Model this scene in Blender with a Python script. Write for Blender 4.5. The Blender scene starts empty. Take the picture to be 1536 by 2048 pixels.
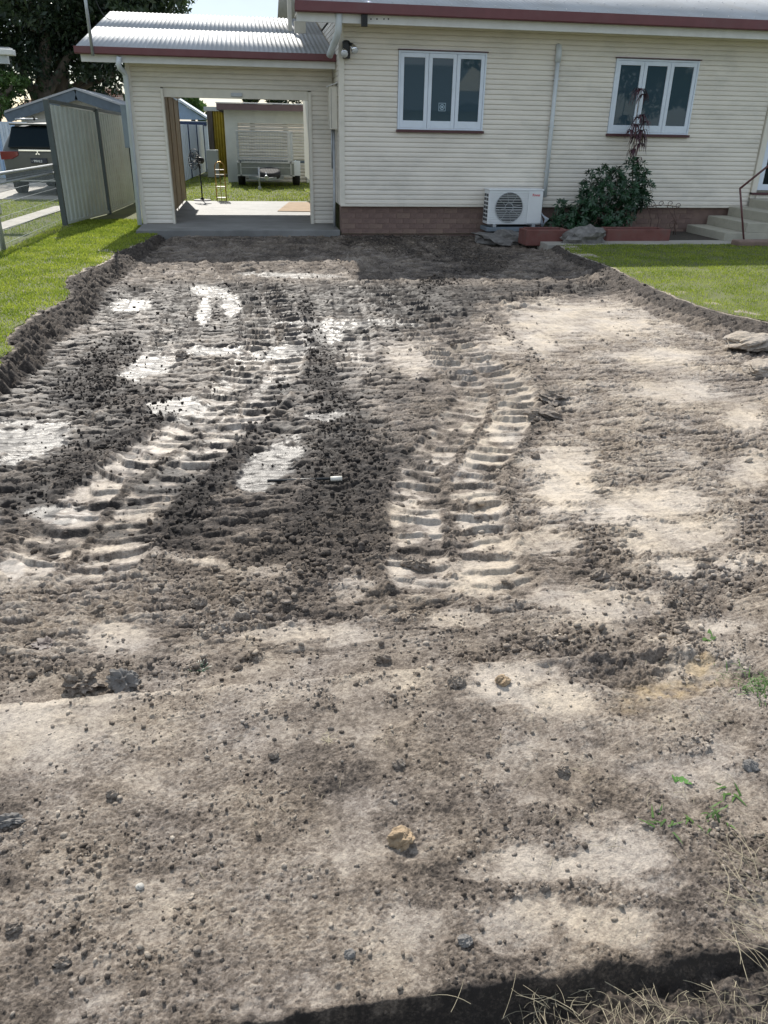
import bpy, bmesh, math, random
import numpy as np
from mathutils import Vector, Matrix
random.seed(7); rs = np.random.RandomState(7)
C = bpy.context.scene
COL = C.collection
F = 1539.0; CAMH = 1.5
_down = np.array([-58, 3106, F]); _down /= np.linalg.norm(_down)
_dep = np.array([-272, -767, F]); _dep -= _dep.dot(_down)*_down; _dep /= np.linalg.norm(_dep)
_up = -_down; _right = np.cross(_dep, _up)
if _right[0] < 0: _right = -_right

# ---------------------------------------------------------------- camera
cd = bpy.data.cameras.new('camera'); cam = bpy.data.objects.new('camera', cd); COL.objects.link(cam)
cd.sensor_fit = 'VERTICAL'; cd.sensor_height = 24; cd.lens = F/2048*24
cd.clip_start = 0.05; cd.clip_end = 2000
M = Matrix.Identity(4)
for i, w in enumerate((_right, _dep, _up)):
    M[i][0] = w[0]; M[i][1] = -w[1]; M[i][2] = -w[2]
M[2][3] = CAMH
cam.matrix_world = M
C.camera = cam
# ---------------------------------------------------------------- sun and sky
SUNV = Vector((-0.15, 1.0, 0.95)).normalized()
sun_el = math.asin(SUNV.z); sun_az = math.atan2(SUNV.x, SUNV.y)
world = bpy.data.worlds.new('World'); C.world = world; world.use_nodes = True
wn = world.node_tree; wn.nodes.clear()
wo = wn.nodes.new('ShaderNodeOutputWorld'); bg = wn.nodes.new('ShaderNodeBackground')
sk = wn.nodes.new('ShaderNodeTexSky'); sk.sky_type = 'NISHITA'; sk.sun_disc = False
sk.sun_elevation = sun_el; sk.sun_rotation = sun_az; sk.dust_density = 0.6; sk.ozone_density = 1.5
tc = wn.nodes.new('ShaderNodeTexCoord'); mp = wn.nodes.new('ShaderNodeMapping'); mp.inputs['Scale'].default_value = (1, 1, 2.6)
nz = wn.nodes.new('ShaderNodeTexNoise'); nz.inputs['Scale'].default_value = 2.2; nz.inputs['Detail'].default_value = 7; nz.inputs['Roughness'].default_value = .6
cr = wn.nodes.new('ShaderNodeValToRGB'); cr.color_ramp.elements[0].position = .34; cr.color_ramp.elements[1].position = .58
mx = wn.nodes.new('ShaderNodeMixRGB'); mx.inputs[2].default_value = (6.9, 7.8, 8.9, 1)
L = wn.links.new
L(tc.outputs['Generated'], mp.inputs[0]); L(mp.outputs[0], nz.inputs['Vector']); L(nz.outputs[0], cr.inputs[0])
L(cr.outputs[0], mx.inputs[0]); L(sk.outputs[0], mx.inputs[1]); L(mx.outputs[0], bg.inputs[0])
bg.inputs[1].default_value = 0.085; L(bg.outputs[0], wo.inputs[0])
sd = bpy.data.lights.new('sun', 'SUN'); sd.energy = 4.5; sd.angle = math.radians(.55); sd.color = (1, .95, .87)
so = bpy.data.objects.new('sun', sd); COL.objects.link(so); so.rotation_euler = SUNV.to_track_quat('Z', 'Y').to_euler(); so.location = (0, 0, 30)
C.view_settings.view_transform = 'Standard'; C.view_settings.look = 'None'; C.view_settings.gamma = 1
C.view_settings.use_curve_mapping = False; C.view_settings.exposure = 0.48
C.render.engine = 'CYCLES'; C.cycles.use_denoising = True

# ---------------------------------------------------------------- helpers
def ray(px, py):
    v = np.array([px-768, py-1024, F]); return np.array([v@_right, v@_dep, v@_up])
def zb(y): return -.0075*max(y, 0)
def G(px, py, dz=0.0):                      # photo pixel -> point on the (gently falling) ground
    r = ray(px, py); z = dz
    for _ in range(6):
        t = (z-CAMH)/r[2]; z = zb(r[1]*t)+dz
    return Vector((r[0]*t, r[1]*t, z))
def D(px, py, Y):
    r = ray(px, py); t = Y/r[1]; return Vector((r[0]*t, Y, r[2]*t+CAMH))
def tag(o, label=None, cat=None, group=None, kind=None):
    if label: o['label'] = label
    if cat: o['category'] = cat
    if group: o['group'] = group
    if kind: o['kind'] = kind
    return o
def empty(name, loc, label, cat, group=None, rz=0):
    o = bpy.data.objects.new(name, None); COL.objects.link(o); o.location = loc; o.rotation_euler.z = rz
    o.empty_display_size = .1
    return tag(o, label, cat, group)
def link(name, me, parent=None, local=False):
    o = bpy.data.objects.new(name, me); COL.objects.link(o)
    if parent is not None:
        o.parent = parent
        if not local and parent.type == 'EMPTY': o.location = -parent.location
    return o
class MB:
    def __init__(s): s.v = []; s.f = []; s.sm = []
    def add(s, vs, fs, smooth=False):
        n = len(s.v); s.v += [tuple(v) for v in vs]; s.f += [tuple(i+n for i in f) for f in fs]; s.sm += [smooth]*len(fs); return s
    def box(s, x0, x1, y0, y1, z0, z1):
        s.add([(x0,y0,z0),(x1,y0,z0),(x1,y1,z0),(x0,y1,z0),(x0,y0,z1),(x1,y0,z1),(x1,y1,z1),(x0,y1,z1)],
              [(0,3,2,1),(4,5,6,7),(0,1,5,4),(1,2,6,5),(2,3,7,6),(3,0,4,7)]); return s
    def bar(s, a, b, w, h=None, up=(0,0,1)):
        a = Vector(a); b = Vector(b); h = h or w; d = (b-a).normalized(); u = Vector(up)
        if abs(d.dot(u)) > .98: u = Vector((0,1,0))
        r = d.cross(u).normalized(); u = r.cross(d)
        vs = [p+r*sx*w/2+u*sy*h/2 for p in (a, b) for sx, sy in ((-1,-1),(1,-1),(1,1),(-1,1))]
        s.add(vs, [(0,1,2,3),(7,6,5,4),(0,4,5,1),(1,5,6,2),(2,6,7,3),(3,7,4,0)]); return s
    def tube(s, pts, r, n=8, cap=True):
        pts = [Vector(p) for p in pts]; rr = r if isinstance(r, (list, tuple)) else [r]*len(pts)
        vs = []; fs = []; ref = None
        for i, p in enumerate(pts):
            d = (pts[min(i+1, len(pts)-1)]-pts[max(i-1, 0)])
            if d.length < 1e-9: d = Vector((0,0,1))
            d.normalize()
            if ref is None: ref = Vector((0,0,1)) if abs(d.z) < .9 else Vector((1,0,0))
            u = (ref-d*ref.dot(d)).normalized(); w = d.cross(u); ref = u
            for k in range(n):
                a = 2*math.pi*k/n; vs.append(p+(u*math.cos(a)+w*math.sin(a))*rr[i])
        for i in range(len(pts)-1):
            for k in range(n):
                fs.append((i*n+k, i*n+(k+1)%n, (i+1)*n+(k+1)%n, (i+1)*n+k))
        s.add(vs, fs, True)
        if cap:
            m = len(s.v)-len(vs)
            s.f += [tuple(m+k for k in reversed(range(n))), tuple(m+(len(pts)-1)*n+k for k in range(n))]; s.sm += [False]*2
        return s
    def prism(s, poly, axis, a, b):          # poly in the two other axes, extruded from a to b
        n = len(poly)
        def P(p, t): return {'x': (t, p[0], p[1]), 'y': (p[0], t, p[1]), 'z': (p[0], p[1], t)}[axis]
        vs = [P(p, a) for p in poly]+[P(p, b) for p in poly]
        s.add(vs, [tuple(range(n))[::-1], tuple(range(n, 2*n))]+[(i, (i+1)%n, n+(i+1)%n, n+i) for i in range(n)]); return s
    def ball(s, c, r, nu=12, nv=8):
        c = Vector(c); r = (r, r, r) if not isinstance(r, tuple) else r
        vs = []; fs = []
        for j in range(nv+1):
            for i in range(nu):
                t = math.pi*j/nv; p = 2*math.pi*i/nu
                vs.append((c.x+r[0]*math.sin(t)*math.cos(p), c.y+r[1]*math.sin(t)*math.sin(p), c.z+r[2]*math.cos(t)))
        for j in range(nv):
            for i in range(nu):
                fs.append((j*nu+i, (j+1)*nu+i, (j+1)*nu+(i+1)%nu, j*nu+(i+1)%nu))
        s.add(vs, fs, True); return s
    def mesh(s, name, mat):
        me = bpy.data.meshes.new(name); me.from_pydata(s.v, [], s.f); me.materials.append(mat)
        me.polygons.foreach_set('use_smooth', s.sm); 
        bm = bmesh.new(); bm.from_mesh(me); bmesh.ops.recalc_face_normals(bm, faces=bm.faces); bm.to_mesh(me); bm.free()
        me.update(); return me
    def build(s, name, mat, parent=None, local=False, bevel=0):
        o = link(name, s.mesh(name, mat), parent, local)
        if bevel:
            m = o.modifiers.new('bevel', 'BEVEL'); m.width = bevel; m.segments = 2; m.limit_method = 'ANGLE'
        return o
def npmesh(name, V, Fc, mat, smooth=False):
    me = bpy.data.meshes.new(name); n = Fc.shape[1]; k = len(Fc)
    me.vertices.add(len(V)); me.vertices.foreach_set('co', np.ascontiguousarray(V, dtype=np.float32).ravel())
    me.loops.add(k*n); me.loops.foreach_set('vertex_index', np.ascontiguousarray(Fc, dtype=np.int32).ravel())
    me.polygons.add(k); me.polygons.foreach_set('loop_start', np.arange(k, dtype=np.int32)*n)
    me.update(calc_edges=True)
    if smooth: me.polygons.foreach_set('use_smooth', np.ones(k, dtype=bool))
    me.materials.append(mat); me.update(); return me
def attr(me, name, arr):
    a = me.attributes.new(name, 'FLOAT', 'POINT'); a.data.foreach_set('value', np.ascontiguousarray(arr, dtype=np.float32))

# ---- materials
def nt(name):
    m = bpy.data.materials.new(name); m.use_nodes = True; t = m.node_tree
    b = t.nodes['Principled BSDF']; return m, t, b
def mat(name, col, rough=.6, metal=0, var=.12, scale=6, bump=0, bscale=60, dirt=None, dscale=3, damt=.4, stretch=(1,1,1), spec=.5, coat=0):
    m, t, b = nt(name); N = t.nodes.new; Lk = t.links.new
    b.inputs['Roughness'].default_value = rough; b.inputs['Metallic'].default_value = metal
    b.inputs['Specular IOR Level'].default_value = spec; b.inputs['Coat Weight'].default_value = coat
    tcn = N('ShaderNodeTexCoord'); mpn = N('ShaderNodeMapping'); mpn.inputs['Scale'].default_value = stretch
    Lk(tcn.outputs['Object'], mpn.inputs[0])
    n1 = N('ShaderNodeTexNoise'); n1.inputs['Scale'].default_value = scale; n1.inputs['Detail'].default_value = 6; Lk(mpn.outputs[0], n1.inputs['Vector'])
    r = N('ShaderNodeValToRGB'); r.color_ramp.elements[0].position = .3; r.color_ramp.elements[1].position = .7
    r.color_ramp.elements[0].color = tuple(c*(1-var) for c in col)+(1,); r.color_ramp.elements[1].color = tuple(min(1, c*(1+var)) for c in col)+(1,)
    Lk(n1.outputs[0], r.inputs[0]); out = r.outputs[0]
    if dirt:
        n2 = N('ShaderNodeTexNoise'); n2.inputs['Scale'].default_value = dscale; n2.inputs['Detail'].default_value = 8; n2.inputs['Roughness'].default_value = .65; Lk(mpn.outputs[0], n2.inputs['Vector'])
        r2 = N('ShaderNodeValToRGB'); r2.color_ramp.elements[0].position = .5; r2.color_ramp.elements[1].position = .75
        r2.color_ramp.elements[1].color = (damt,)*3+(1,); r2.color_ramp.elements[0].color = (0,0,0,1); Lk(n2.outputs[0], r2.inputs[0])
        x = N('ShaderNodeMixRGB'); x.inputs[2].default_value = tuple(dirt)+(1,); Lk(r2.outputs[0], x.inputs[0]); Lk(out, x.inputs[1]); out = x.outputs[0]
    Lk(out, b.inputs['Base Color'])
    if bump:
        n3 = N('ShaderNodeTexNoise'); n3.inputs['Scale'].default_value = bscale; n3.inputs['Detail'].default_value = 5; Lk(mpn.outputs[0], n3.inputs['Vector'])
        bp = N('ShaderNodeBump'); bp.inputs['Strength'].default_value = bump; bp.inputs['Distance'].default_value = .01; Lk(n3.outputs[0], bp.inputs['Height']); Lk(bp.outputs[0], b.inputs['Normal'])
    return m
Mt = {}
Mt['board'] = mat('cream_board_paint', (.79,.735,.65), .55, var=.06, scale=3, dirt=(.42,.41,.37), dscale=1.8, damt=.5, stretch=(.6,1,1.4))
Mt['trim'] = mat('cream_trim_paint', (.74,.70,.61), .5, var=.05, dirt=(.4,.38,.32), dscale=4, damt=.3)
Mt['white'] = mat('white_window_paint', (.72,.79,.88), .4, var=.04, dirt=(.5,.55,.6), dscale=5, damt=.2)
Mt['fascia'] = mat('white_fascia_paint', (.72,.72,.70), .5, var=.05, dirt=(.45,.43,.38), dscale=2.5, damt=.3)
Mt['maroon'] = mat('maroon_gutter_paint', (.15,.045,.05), .4, var=.1, dirt=(.12,.07,.07), dscale=3, damt=.5)
Mt['sill'] = mat('dark_red_sill', (.085,.03,.035), .5)
Mt['roof'] = mat('weathered_zinc_roof', (.40,.41,.42), .55, metal=.1, var=.1, scale=2, dirt=(.36,.34,.31), dscale=2.2, damt=.6, stretch=(1,.4,1))
Mt['galv'] = mat('galvanised_steel', (.42,.44,.46), .42, metal=.5, var=.15, scale=9)
Mt['brick'] = mat('old_red_brick', (.20,.135,.115), .9, var=.2, scale=7, bump=.5, dirt=(.1,.07,.055), dscale=3, damt=.7)
Mt['brick2'] = mat('tan_brick', (.23,.16,.13), .9, var=.15, scale=7, bump=.5, dirt=(.12,.085,.065), dscale=3, damt=.6)
Mt['mortar'] = mat('grey_brown_mortar', (.22,.15,.125), .95, var=.2, bump=.4)
Mt['pipe'] = mat('pale_pipe_paint', (.62,.66,.68), .45, var=.06, dirt=(.4,.4,.38), dscale=4, damt=.3)
Mt['pipe_white'] = mat('white_pipe_paint', (.7,.76,.83), .45, var=.05, dirt=(.45,.42,.38), dscale=3, damt=.35)
Mt['black'] = mat('black_plastic', (.012,.013,.014), .45, var=.1)
Mt['rubber'] = mat('tyre_rubber', (.018,.018,.019), .8, var=.2)
Mt['concrete'] = mat('smooth_concrete', (.36,.34,.30), .7, var=.16, scale=2, bump=.3, dirt=(.18,.17,.15), dscale=2.2, damt=.7)
Mt['step'] = mat('cream_step_concrete', (.42,.40,.33), .8, var=.15, scale=4, bump=.3, dirt=(.2,.19,.15), dscale=4, damt=.7)
Mt['acwhite'] = mat('off_white_enamel', (.74,.76,.77), .35, var=.03)
Mt['acdark'] = mat('dark_fan_plastic', (.03,.035,.04), .5)
Mt['stone'] = mat('grey_garden_stone', (.17,.16,.15), .9, var=.35, scale=12, bump=.8, bscale=30)
Mt['planter'] = mat('dark_red_concrete_edging', (.16,.06,.05), .8, var=.2, scale=6, bump=.3, dirt=(.1,.08,.07), dscale=6, damt=.7)
Mt['rail'] = mat('maroon_rail_paint', (.12,.045,.045), .45)
Mt['hardboard'] = mat('brown_hardboard', (.36,.27,.17), .7, var=.2, scale=4, dirt=(.12,.085,.06), dscale=3, damt=.6)
Mt['stud'] = mat('pine_stud', (.36,.27,.17), .7, var=.15)
Mt['steelfence'] = mat('cream_fence_steel', (.52,.56,.53), .45, metal=.1, var=.08, scale=2, dirt=(.36,.32,.25), dscale=1.2, damt=.4)
Mt['fencepost'] = mat('slate_green_post', (.07,.085,.085), .5, var=.1)
Mt['wire'] = mat('galvanised_wire', (.38,.42,.44), .45, metal=.4)
Mt['gold'] = mat('brass_wire', (.45,.28,.08), .35, metal=.7)
Mt['render'] = mat('cream_render', (.56,.57,.51), .8, var=.08, scale=2, bump=.3, dirt=(.38,.4,.38), dscale=1.5, damt=.5)
Mt['rollerdoor'] = mat('ivory_roller_door', (.6,.57,.5), .5, var=.06, dirt=(.4,.37,.33), dscale=2, damt=.4)
Mt['yellow'] = mat('yellow_sheet_steel', (.46,.33,.03), .5, var=.15)
Mt['bluesheet'] = mat('pale_blue_sheet_steel', (.42,.55,.72), .45, var=.06)
Mt['navy'] = mat('navy_trim', (.02,.045,.12), .45)
Mt['whitefence'] = mat('white_sheet_steel', (.62,.68,.74), .5, var=.05)
Mt['trailer'] = mat('grey_green_trailer_paint', (.16,.18,.175), .5, var=.12, dirt=(.2,.2,.18), dscale=4, damt=.5)
Mt['tile'] = mat('terracotta_roof_tile', (.26,.12,.085), .85, var=.35, scale=5)
Mt['darkmetal'] = mat('slate_blue_trim', (.10,.13,.16), .5)
Mt['silver'] = mat('silver_car_paint', (.09,.095,.092), .4, metal=.0, var=.02, coat=.1)
Mt['whitecar'] = mat('white_car_paint', (.78,.78,.76), .25, var=.02, coat=.6)
Mt['cardboard'] = mat('brown_cardboard', (.36,.26,.17), .85, var=.12)
Mt['chrome'] = mat('chrome', (.8,.8,.8), .15, metal=1, var=.02)
Mt['letter'] = mat('white_lettering', (.75,.78,.8), .5, var=.02)
Mt['redletter'] = mat('red_lettering', (.6,.02,.03), .5, var=.02)
Mt['plate'] = mat('dark_blue_plate', (.012,.02,.045), .4, var=.05)
Mt['redlens'] = mat('red_tail_lens', (.16,.006,.01), .15, var=.1, coat=.5)
Mt['bark'] = mat('brown_grey_bark', (.13,.105,.08), .9, var=.35, scale=5, bump=.8, bscale=14, stretch=(1,1,.3))
Mt['straw'] = mat('dry_straw', (.30,.26,.18), .8, var=.45, scale=18)
Mt['signpaper'] = mat('pale_sticker', (.35,.47,.55), .5, var=.05)
Mt['interior'] = mat('dark_interior', (.02,.022,.025), .9)
def glassmat(name, col, rough=.02):
    m, t, b = nt(name); b.inputs['Base Color'].default_value = col+(1,); b.inputs['Roughness'].default_value = rough
    b.inputs['Specular IOR Level'].default_value = .5; b.inputs['IOR'].default_value = 1.5
    return m
Mt['glass'] = glassmat('dim_window_glass', (.045,.078,.10))  # blue of the reflected sky is put into the base colour
Mt['carglass'] = glassmat('dark_car_glass', (.008,.015,.02), .08); Mt['carglass'].node_tree.nodes['Principled BSDF'].inputs['Specular IOR Level'].default_value = .15
Mt['lamp'] = glassmat('clear_lamp_glass', (.55,.56,.55), .08)
def leafmat(name, c0, c1, rough=.45, trans=.25, scale=1.5):
    m, t, b = nt(name); N = t.nodes.new; Lk = t.links.new
    g = N('ShaderNodeNewGeometry'); n = N('ShaderNodeTexNoise'); n.inputs['Scale'].default_value = scale; n.inputs['Detail'].default_value = 5
    Lk(g.outputs['Position'], n.inputs['Vector'])
    w = N('ShaderNodeTexWhiteNoise'); w.noise_dimensions = '1D'; Lk(g.outputs['Random Per Island'], w.inputs['W'])
    ad = N('ShaderNodeMath'); ad.operation = 'MULTIPLY_ADD'; Lk(w.outputs[0], ad.inputs[0]); ad.inputs[1].default_value = .5; ad.inputs[2].default_value = -.25
    a2 = N('ShaderNodeMath'); a2.operation = 'ADD'; Lk(n.outputs[0], a2.inputs[0]); Lk(ad.outputs[0], a2.inputs[1])
    r = N('ShaderNodeValToRGB'); r.color_ramp.elements[0].position = .25; r.color_ramp.elements[1].position = .75
    r.color_ramp.elements[0].color = c0+(1,); r.color_ramp.elements[1].color = c1+(1,); Lk(a2.outputs[0], r.inputs[0])
    Lk(r.outputs[0], b.inputs['Base Color']); b.inputs['Roughness'].default_value = rough
    tr = N('ShaderNodeBsdfTranslucent'); Lk(r.outputs[0], tr.inputs[0]); ms = N('ShaderNodeMixShader'); ms.inputs[0].default_value = trans
    o = t.nodes['Material Output']; Lk(b.outputs[0], ms.inputs[1]); Lk(tr.outputs[0], ms.inputs[2]); Lk(ms.outputs[0], o.inputs[0])
    return m
Mt['leaf_dark'] = leafmat('dark_tree_leaf', (.018,.035,.02), (.055,.085,.035), .35, .3, .6)
Mt['leaf_mid'] = leafmat('mid_green_leaf', (.04,.09,.02), (.12,.2,.05), .45, .35, 1)
Mt['leaf_shrub'] = leafmat('glossy_shrub_leaf', (.012,.04,.018), (.03,.085,.035), .35, .15, 3)
Mt['leaf_purple'] = leafmat('purple_strap_leaf', (.05,.02,.03), (.11,.045,.06), .5, .15, 6)
Mt['weed'] = leafmat('bright_weed_leaf', (.05,.11,.02), (.10,.19,.035), .5, .3, 20)
Mt['grass'] = leafmat('lawn_grass_blade', (.15,.22,.022), (.38,.44,.06), .5, .5, 2.2)
def groundmat(name, c0, c1, scale=3, bump=.6, bscale=40):
    return mat(name, tuple((a+b)/2 for a, b in zip(c0, c1)), .9, var=.3, scale=scale, bump=bump, bscale=bscale, dirt=c0, dscale=scale*2, damt=.8)
Mt['turf'] = groundmat('turf_soil', (.06,.055,.025), (.13,.16,.04), 2)
Mt['farground'] = groundmat('far_ground', (.09,.1,.04), (.14,.15,.06), .5)
Mt['gravel'] = groundmat('grey_gravel', (.12,.11,.1), (.35,.33,.3), 25)
Mt['litter'] = groundmat('dark_leaf_litter', (.03,.026,.022), (.08,.065,.05), 20)
#@@PART2
# ================================================================ GROUND (numpy height field)
def zb(y): return -.0075*min(max(y, 0), 14)
def hsh(ix, iy, s):
    h = (ix.astype(np.int64)*374761393+iy.astype(np.int64)*668265263+s*1442695041) & 0xffffffff
    h = ((h ^ (h >> 13))*1274126177) & 0xffffffff
    h = ((h ^ (h >> 15))*2246822519) & 0xffffffff
    return ((h ^ (h >> 16)) & 0xffffff).astype(np.float32)/np.float32(0x1000000)
def pn(x, y, s=0):
    xi = np.floor(x); yi = np.floor(y); fx = (x-xi).astype(np.float32); fy = (y-yi).astype(np.float32)
    u = fx*fx*fx*(fx*(fx*6-15)+10); v = fy*fy*fy*(fy*(fy*6-15)+10)
    def g(a, b):
        t = hsh(xi+a, yi+b, s)*np.float32(6.2831853); return np.cos(t)*(fx-a)+np.sin(t)*(fy-b)
    n0 = g(0,0); n0 += (g(1,0)-n0)*u; n1 = g(0,1); n1 += (g(1,1)-n1)*u
    return (n0+(n1-n0)*v)*1.5
def fbm(x, y, s=0, o=4, gain=.5):
    r = 0; a = 1.; f = 1.; t = 0
    for k in range(o): r = r+a*pn(x*f, y*f, s+k*17); t += a; a *= gain; f *= 2.03
    return r/t*1.4
def ss(a, b, x): t = np.clip((x-a)/(b-a), 0, 1); return t*t*(3-2*t)
def domes(x, y, cell, s, dens, rmin, rmax, flat=.8):
    gx = x/cell; gy = y/cell; xi = np.floor(gx); yi = np.floor(gy); out = np.zeros_like(x)
    for a in (-1, 0, 1):
        for b in (-1, 0, 1):
            cx = xi+a; cy = yi+b
            px = cx+hsh(cx, cy, s); py = cy+hsh(cx, cy, s+1); r = rmin+(rmax-rmin)*hsh(cx, cy, s+2)**2
            on = hsh(cx, cy, s+3) < dens
            an = hsh(cx, cy, s+4)*3.14; e = .65+.35*hsh(cx, cy, s+5)
            dx = (gx-px)*cell; dy = (gy-py)*cell
            d2 = (dx*np.cos(an)+dy*np.sin(an))**2+((dy*np.cos(an)-dx*np.sin(an))/e)**2
            out = np.maximum(out, np.where(on, np.sqrt(np.maximum(0, r*r-d2))*flat, 0))
    return out
def proj(x, y, z):
    zc = z-CAMH
    v = [x*_right[i]+y*_dep[i]+zc*_up[i] for i in range(3)]
    d = np.maximum(v[2], .05)
    return (768+F*v[0]/d).astype(np.float32), (1024+F*v[1]/d).astype(np.float32)
# outline of the excavation, read along the photograph's rows, walked in world metres below
LG = [(462,318),(475,312),(495,278),(512,232),(530,212),(545,176),(570,125),(605,140),(625,98),(645,70),(665,30),(705,18),(740,0),(800,-70),(1000,-420),(1400,-1200)]
LB = [(462,345),(490,330),(540,300),(585,242),(630,232),(665,168),(720,118),(790,0),(860,-60),(1000,-330),(1400,-1000)]
RG = [(462,1060),(490,1106),(515,1148),(540,1218),(565,1268),(590,1318),(620,1393),(640,1468),(655,1536),(700,1700),(800,2000),(1200,3200)]
RB = [(462,1040),(505,1090),(535,1130),(570,1198),(590,1233),(630,1316),(655,1390),(690,1440),(725,1490),(790,1545),(850,1600),(1000,1800),(1200,2100)]
def toworld(lst):
    p = np.array([tuple(G(u, v, -.05))[:2] for v, u in lst]); p = p[np.argsort(p[:, 1])]; return p[:, 1], p[:, 0]
LGw, LBw, RGw, RBw = map(toworld, (LG, LB, RG, RB))
def edge(E_, y): return np.interp(y, E_[0], E_[1])

R_, N_ = 1400, 680
yn, yf, ex = .58, 14.02, .03
tt = np.linspace(0, 1, R_)
Yr = (yn**-ex+(yf**-ex-yn**-ex)*tt)**(-1/ex)
xlv = np.maximum(-(.52*Yr+.36), -2.75); xrv = np.minimum(.84*Yr+.42, 5.3)
S_ = np.linspace(0, 1, N_)
X = (xlv[:, None]+(xrv-xlv)[:, None]*S_[None, :]).astype(np.float32).ravel()
Y = np.repeat(Yr, N_).astype(np.float32)
zbA = -.0075*np.minimum(Y, 14)
U, V = proj(X, Y, zbA-.06)
w1 = fbm(X*3, Y*3, 1, 4); w2 = fbm(X*9, Y*9, 5, 4); w3 = fbm(X*28, Y*28, 9, 4); w4 = fbm(X*70, Y*70, 11, 3, .6)*(1-ss(4, 7, Y)); w0 = fbm(X*.9, Y*.9, 13, 3); wA = fbm(X*3.2, Y*9, 17, 4); wB = fbm(X*7, Y*26, 19, 4)
def ell(cx, cy, rx, ry, ang=0, wob=.75, soft=.22):
    a = math.radians(ang); du = U-cx; dv = V-cy
    p = (du*math.cos(a)+dv*math.sin(a))/rx; q = (dv*math.cos(a)-du*math.sin(a))/ry
    d = np.sqrt(p*p+q*q)+wob*(wA*1.1+.5*w2+.35*w3)
    return 1-ss(1-soft, 1+soft, d)
def stroke(pts, wob=.5, soft=.5):
    best = np.full(U.shape, 9., np.float32)
    for (a, b, wa), (c, d, wb_) in zip(pts[:-1], pts[1:]):
        vx, vy = c-a, d-b; l2 = vx*vx+vy*vy
        t = np.clip(((U-a)*vx+(V-b)*vy)/l2, 0, 1)
        # rows of the picture are squeezed, so measure across in both directions alike
        dist = np.hypot(U-a-t*vx, (V-b-t*vy)*1.3)/(wa+(wb_-wa)*t)
        best = np.minimum(best, dist)
    return 1-ss(1-soft, 1+soft, best+wob*(w2+.9*wA)+w3*.5*wob)
# --- looseness: rubble of broken topsoil
loose = np.zeros_like(U)
for st in ([(610,600,14),(630,700,26),(660,780,38),(690,860,70),(700,960,100),(680,1040,115),(640,1130,110),(560,1180,90)],
           [(1005,640,10),(1060,700,16),(1100,770,24),(1095,830,24),(1030,880,22),(1010,940,40),(985,1010,60),(960,1080,30)],
           [(240,690,40),(150,760,55),(330,800,40),(300,850,50),(170,900,45),(60,980,50)],
           [(570,750,14),(480,870,32),(400,950,45),(340,1040,50),(330,1130,60),(420,1200,70),(540,1110,60)],
           [(1160,1030,20),(1240,1120,35),(1300,1190,50),(1340,1290,70),(1250,1350,70),(1150,1290,45)],
           [(1500,970,24),(1510,1060,34),(1490,1150,50),(1400,1230,40)],
           [(0,1340,40),(180,1345,24),(400,1345,26),(520,1320,14)],
           [(900,1350,20),(1050,1290,30),(1200,1320,40)],
           [(700,470,20),(900,500,26),(1000,520,20),(850,560,16)]):
    loose = np.maximum(loose, stroke(st))
# --- pale scraped clay
pale = np.zeros_like(U)
for e in ((1130,905,70,40),(1135,970,62,38,-10),(1300,1000,105,40,-12),(1335,1075,100,42,-10),(1365,1140,46,28),(1360,768,95,24),(1150,632,170,38),(1050,672,90,26),
          (815,700,55,30,20),(1500,935,36,50,30),(1495,825,40,26),(230,1278,66,28),(370,1112,100,13,5),(1080,1085,80,36),(1185,1205,110,40),(620,1272,130,24),
          (1010,1390,90,34),(1110,1425,90,34),(950,1160,60,40),(520,1140,60,16),(1340,1295,60,20),(1430,1260,60,16),(1330,700,80,16),(900,1240,60,20),(700,1170,40,30),(1480,1130,60,20)):
    pale = np.maximum(pale, ell(*e))
# --- wet shining clay
wet = np.zeros_like(U)
for e in ((535,915,78,34,-38),(50,862,90,38,-8),(290,722,56,20,-15),(580,542,92,6,2),(420,574,44,12,10),(408,612,14,26,12),(462,600,20,22,8),(700,636,130,7,0),(650,815,42,9),
          (120,1010,60,18),(350,800,60,16),(560,690,60,14,-6),(640,660,44,16),(25,1130,24,30),(430,690,60,10),(260,600,40,12)):
    wet = np.maximum(wet, ell(*(e+(0,))[:5], .35, .22))
def field(pts, width):                      # nearest point on a world polyline: along, across
    P = np.array([tuple(G(u, v, -.11))[:2] for u, v in pts]); W_ = P
    # smooth the polyline
    q = [P[0]]
    for i in range(len(P)-1):
        p0 = P[max(i-1, 0)]; p1 = P[i]; p2 = P[i+1]; p3 = P[min(i+2, len(P)-1)]
        for k in range(1, 6):
            t = k/5; q.append(.5*((2*p1)+(-p0+p2)*t+(2*p0-5*p1+4*p2-p3)*t*t+(-p0+3*p1-3*p2+p3)*t**3))
    P = np.array(q); sel = np.where((X > P[:, 0].min()-width) & (X < P[:, 0].max()+width) & (Y > P[:, 1].min()-width) & (Y < P[:, 1].max()+width))[0]
    x = X[sel]; y = Y[sel]; bd = np.full(x.shape, 9., np.float32); bs = np.zeros_like(bd); bt = np.zeros_like(bd); s0 = 0
    L_ = np.hypot(*np.diff(P, axis=0).T).sum()
    for a, b in zip(P[:-1], P[1:]):
        v = b-a; l = np.hypot(*v); v = v/l
        t = (x-a[0])*v[0]+(y-a[1])*v[1]; n = (x-a[0])*v[1]-(y-a[1])*v[0]
        tcn = np.clip(t, 0, l); d = np.hypot(n, t-tcn)
        m = d < bd; bd = np.where(m, d, bd); bs = np.where(m, s0+tcn, bs); bt = np.where(m, n, bt); s0 += l
    return sel, bs, bt, bd, L_
tr_h = np.zeros_like(U); tr_m = np.zeros_like(U)
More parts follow.
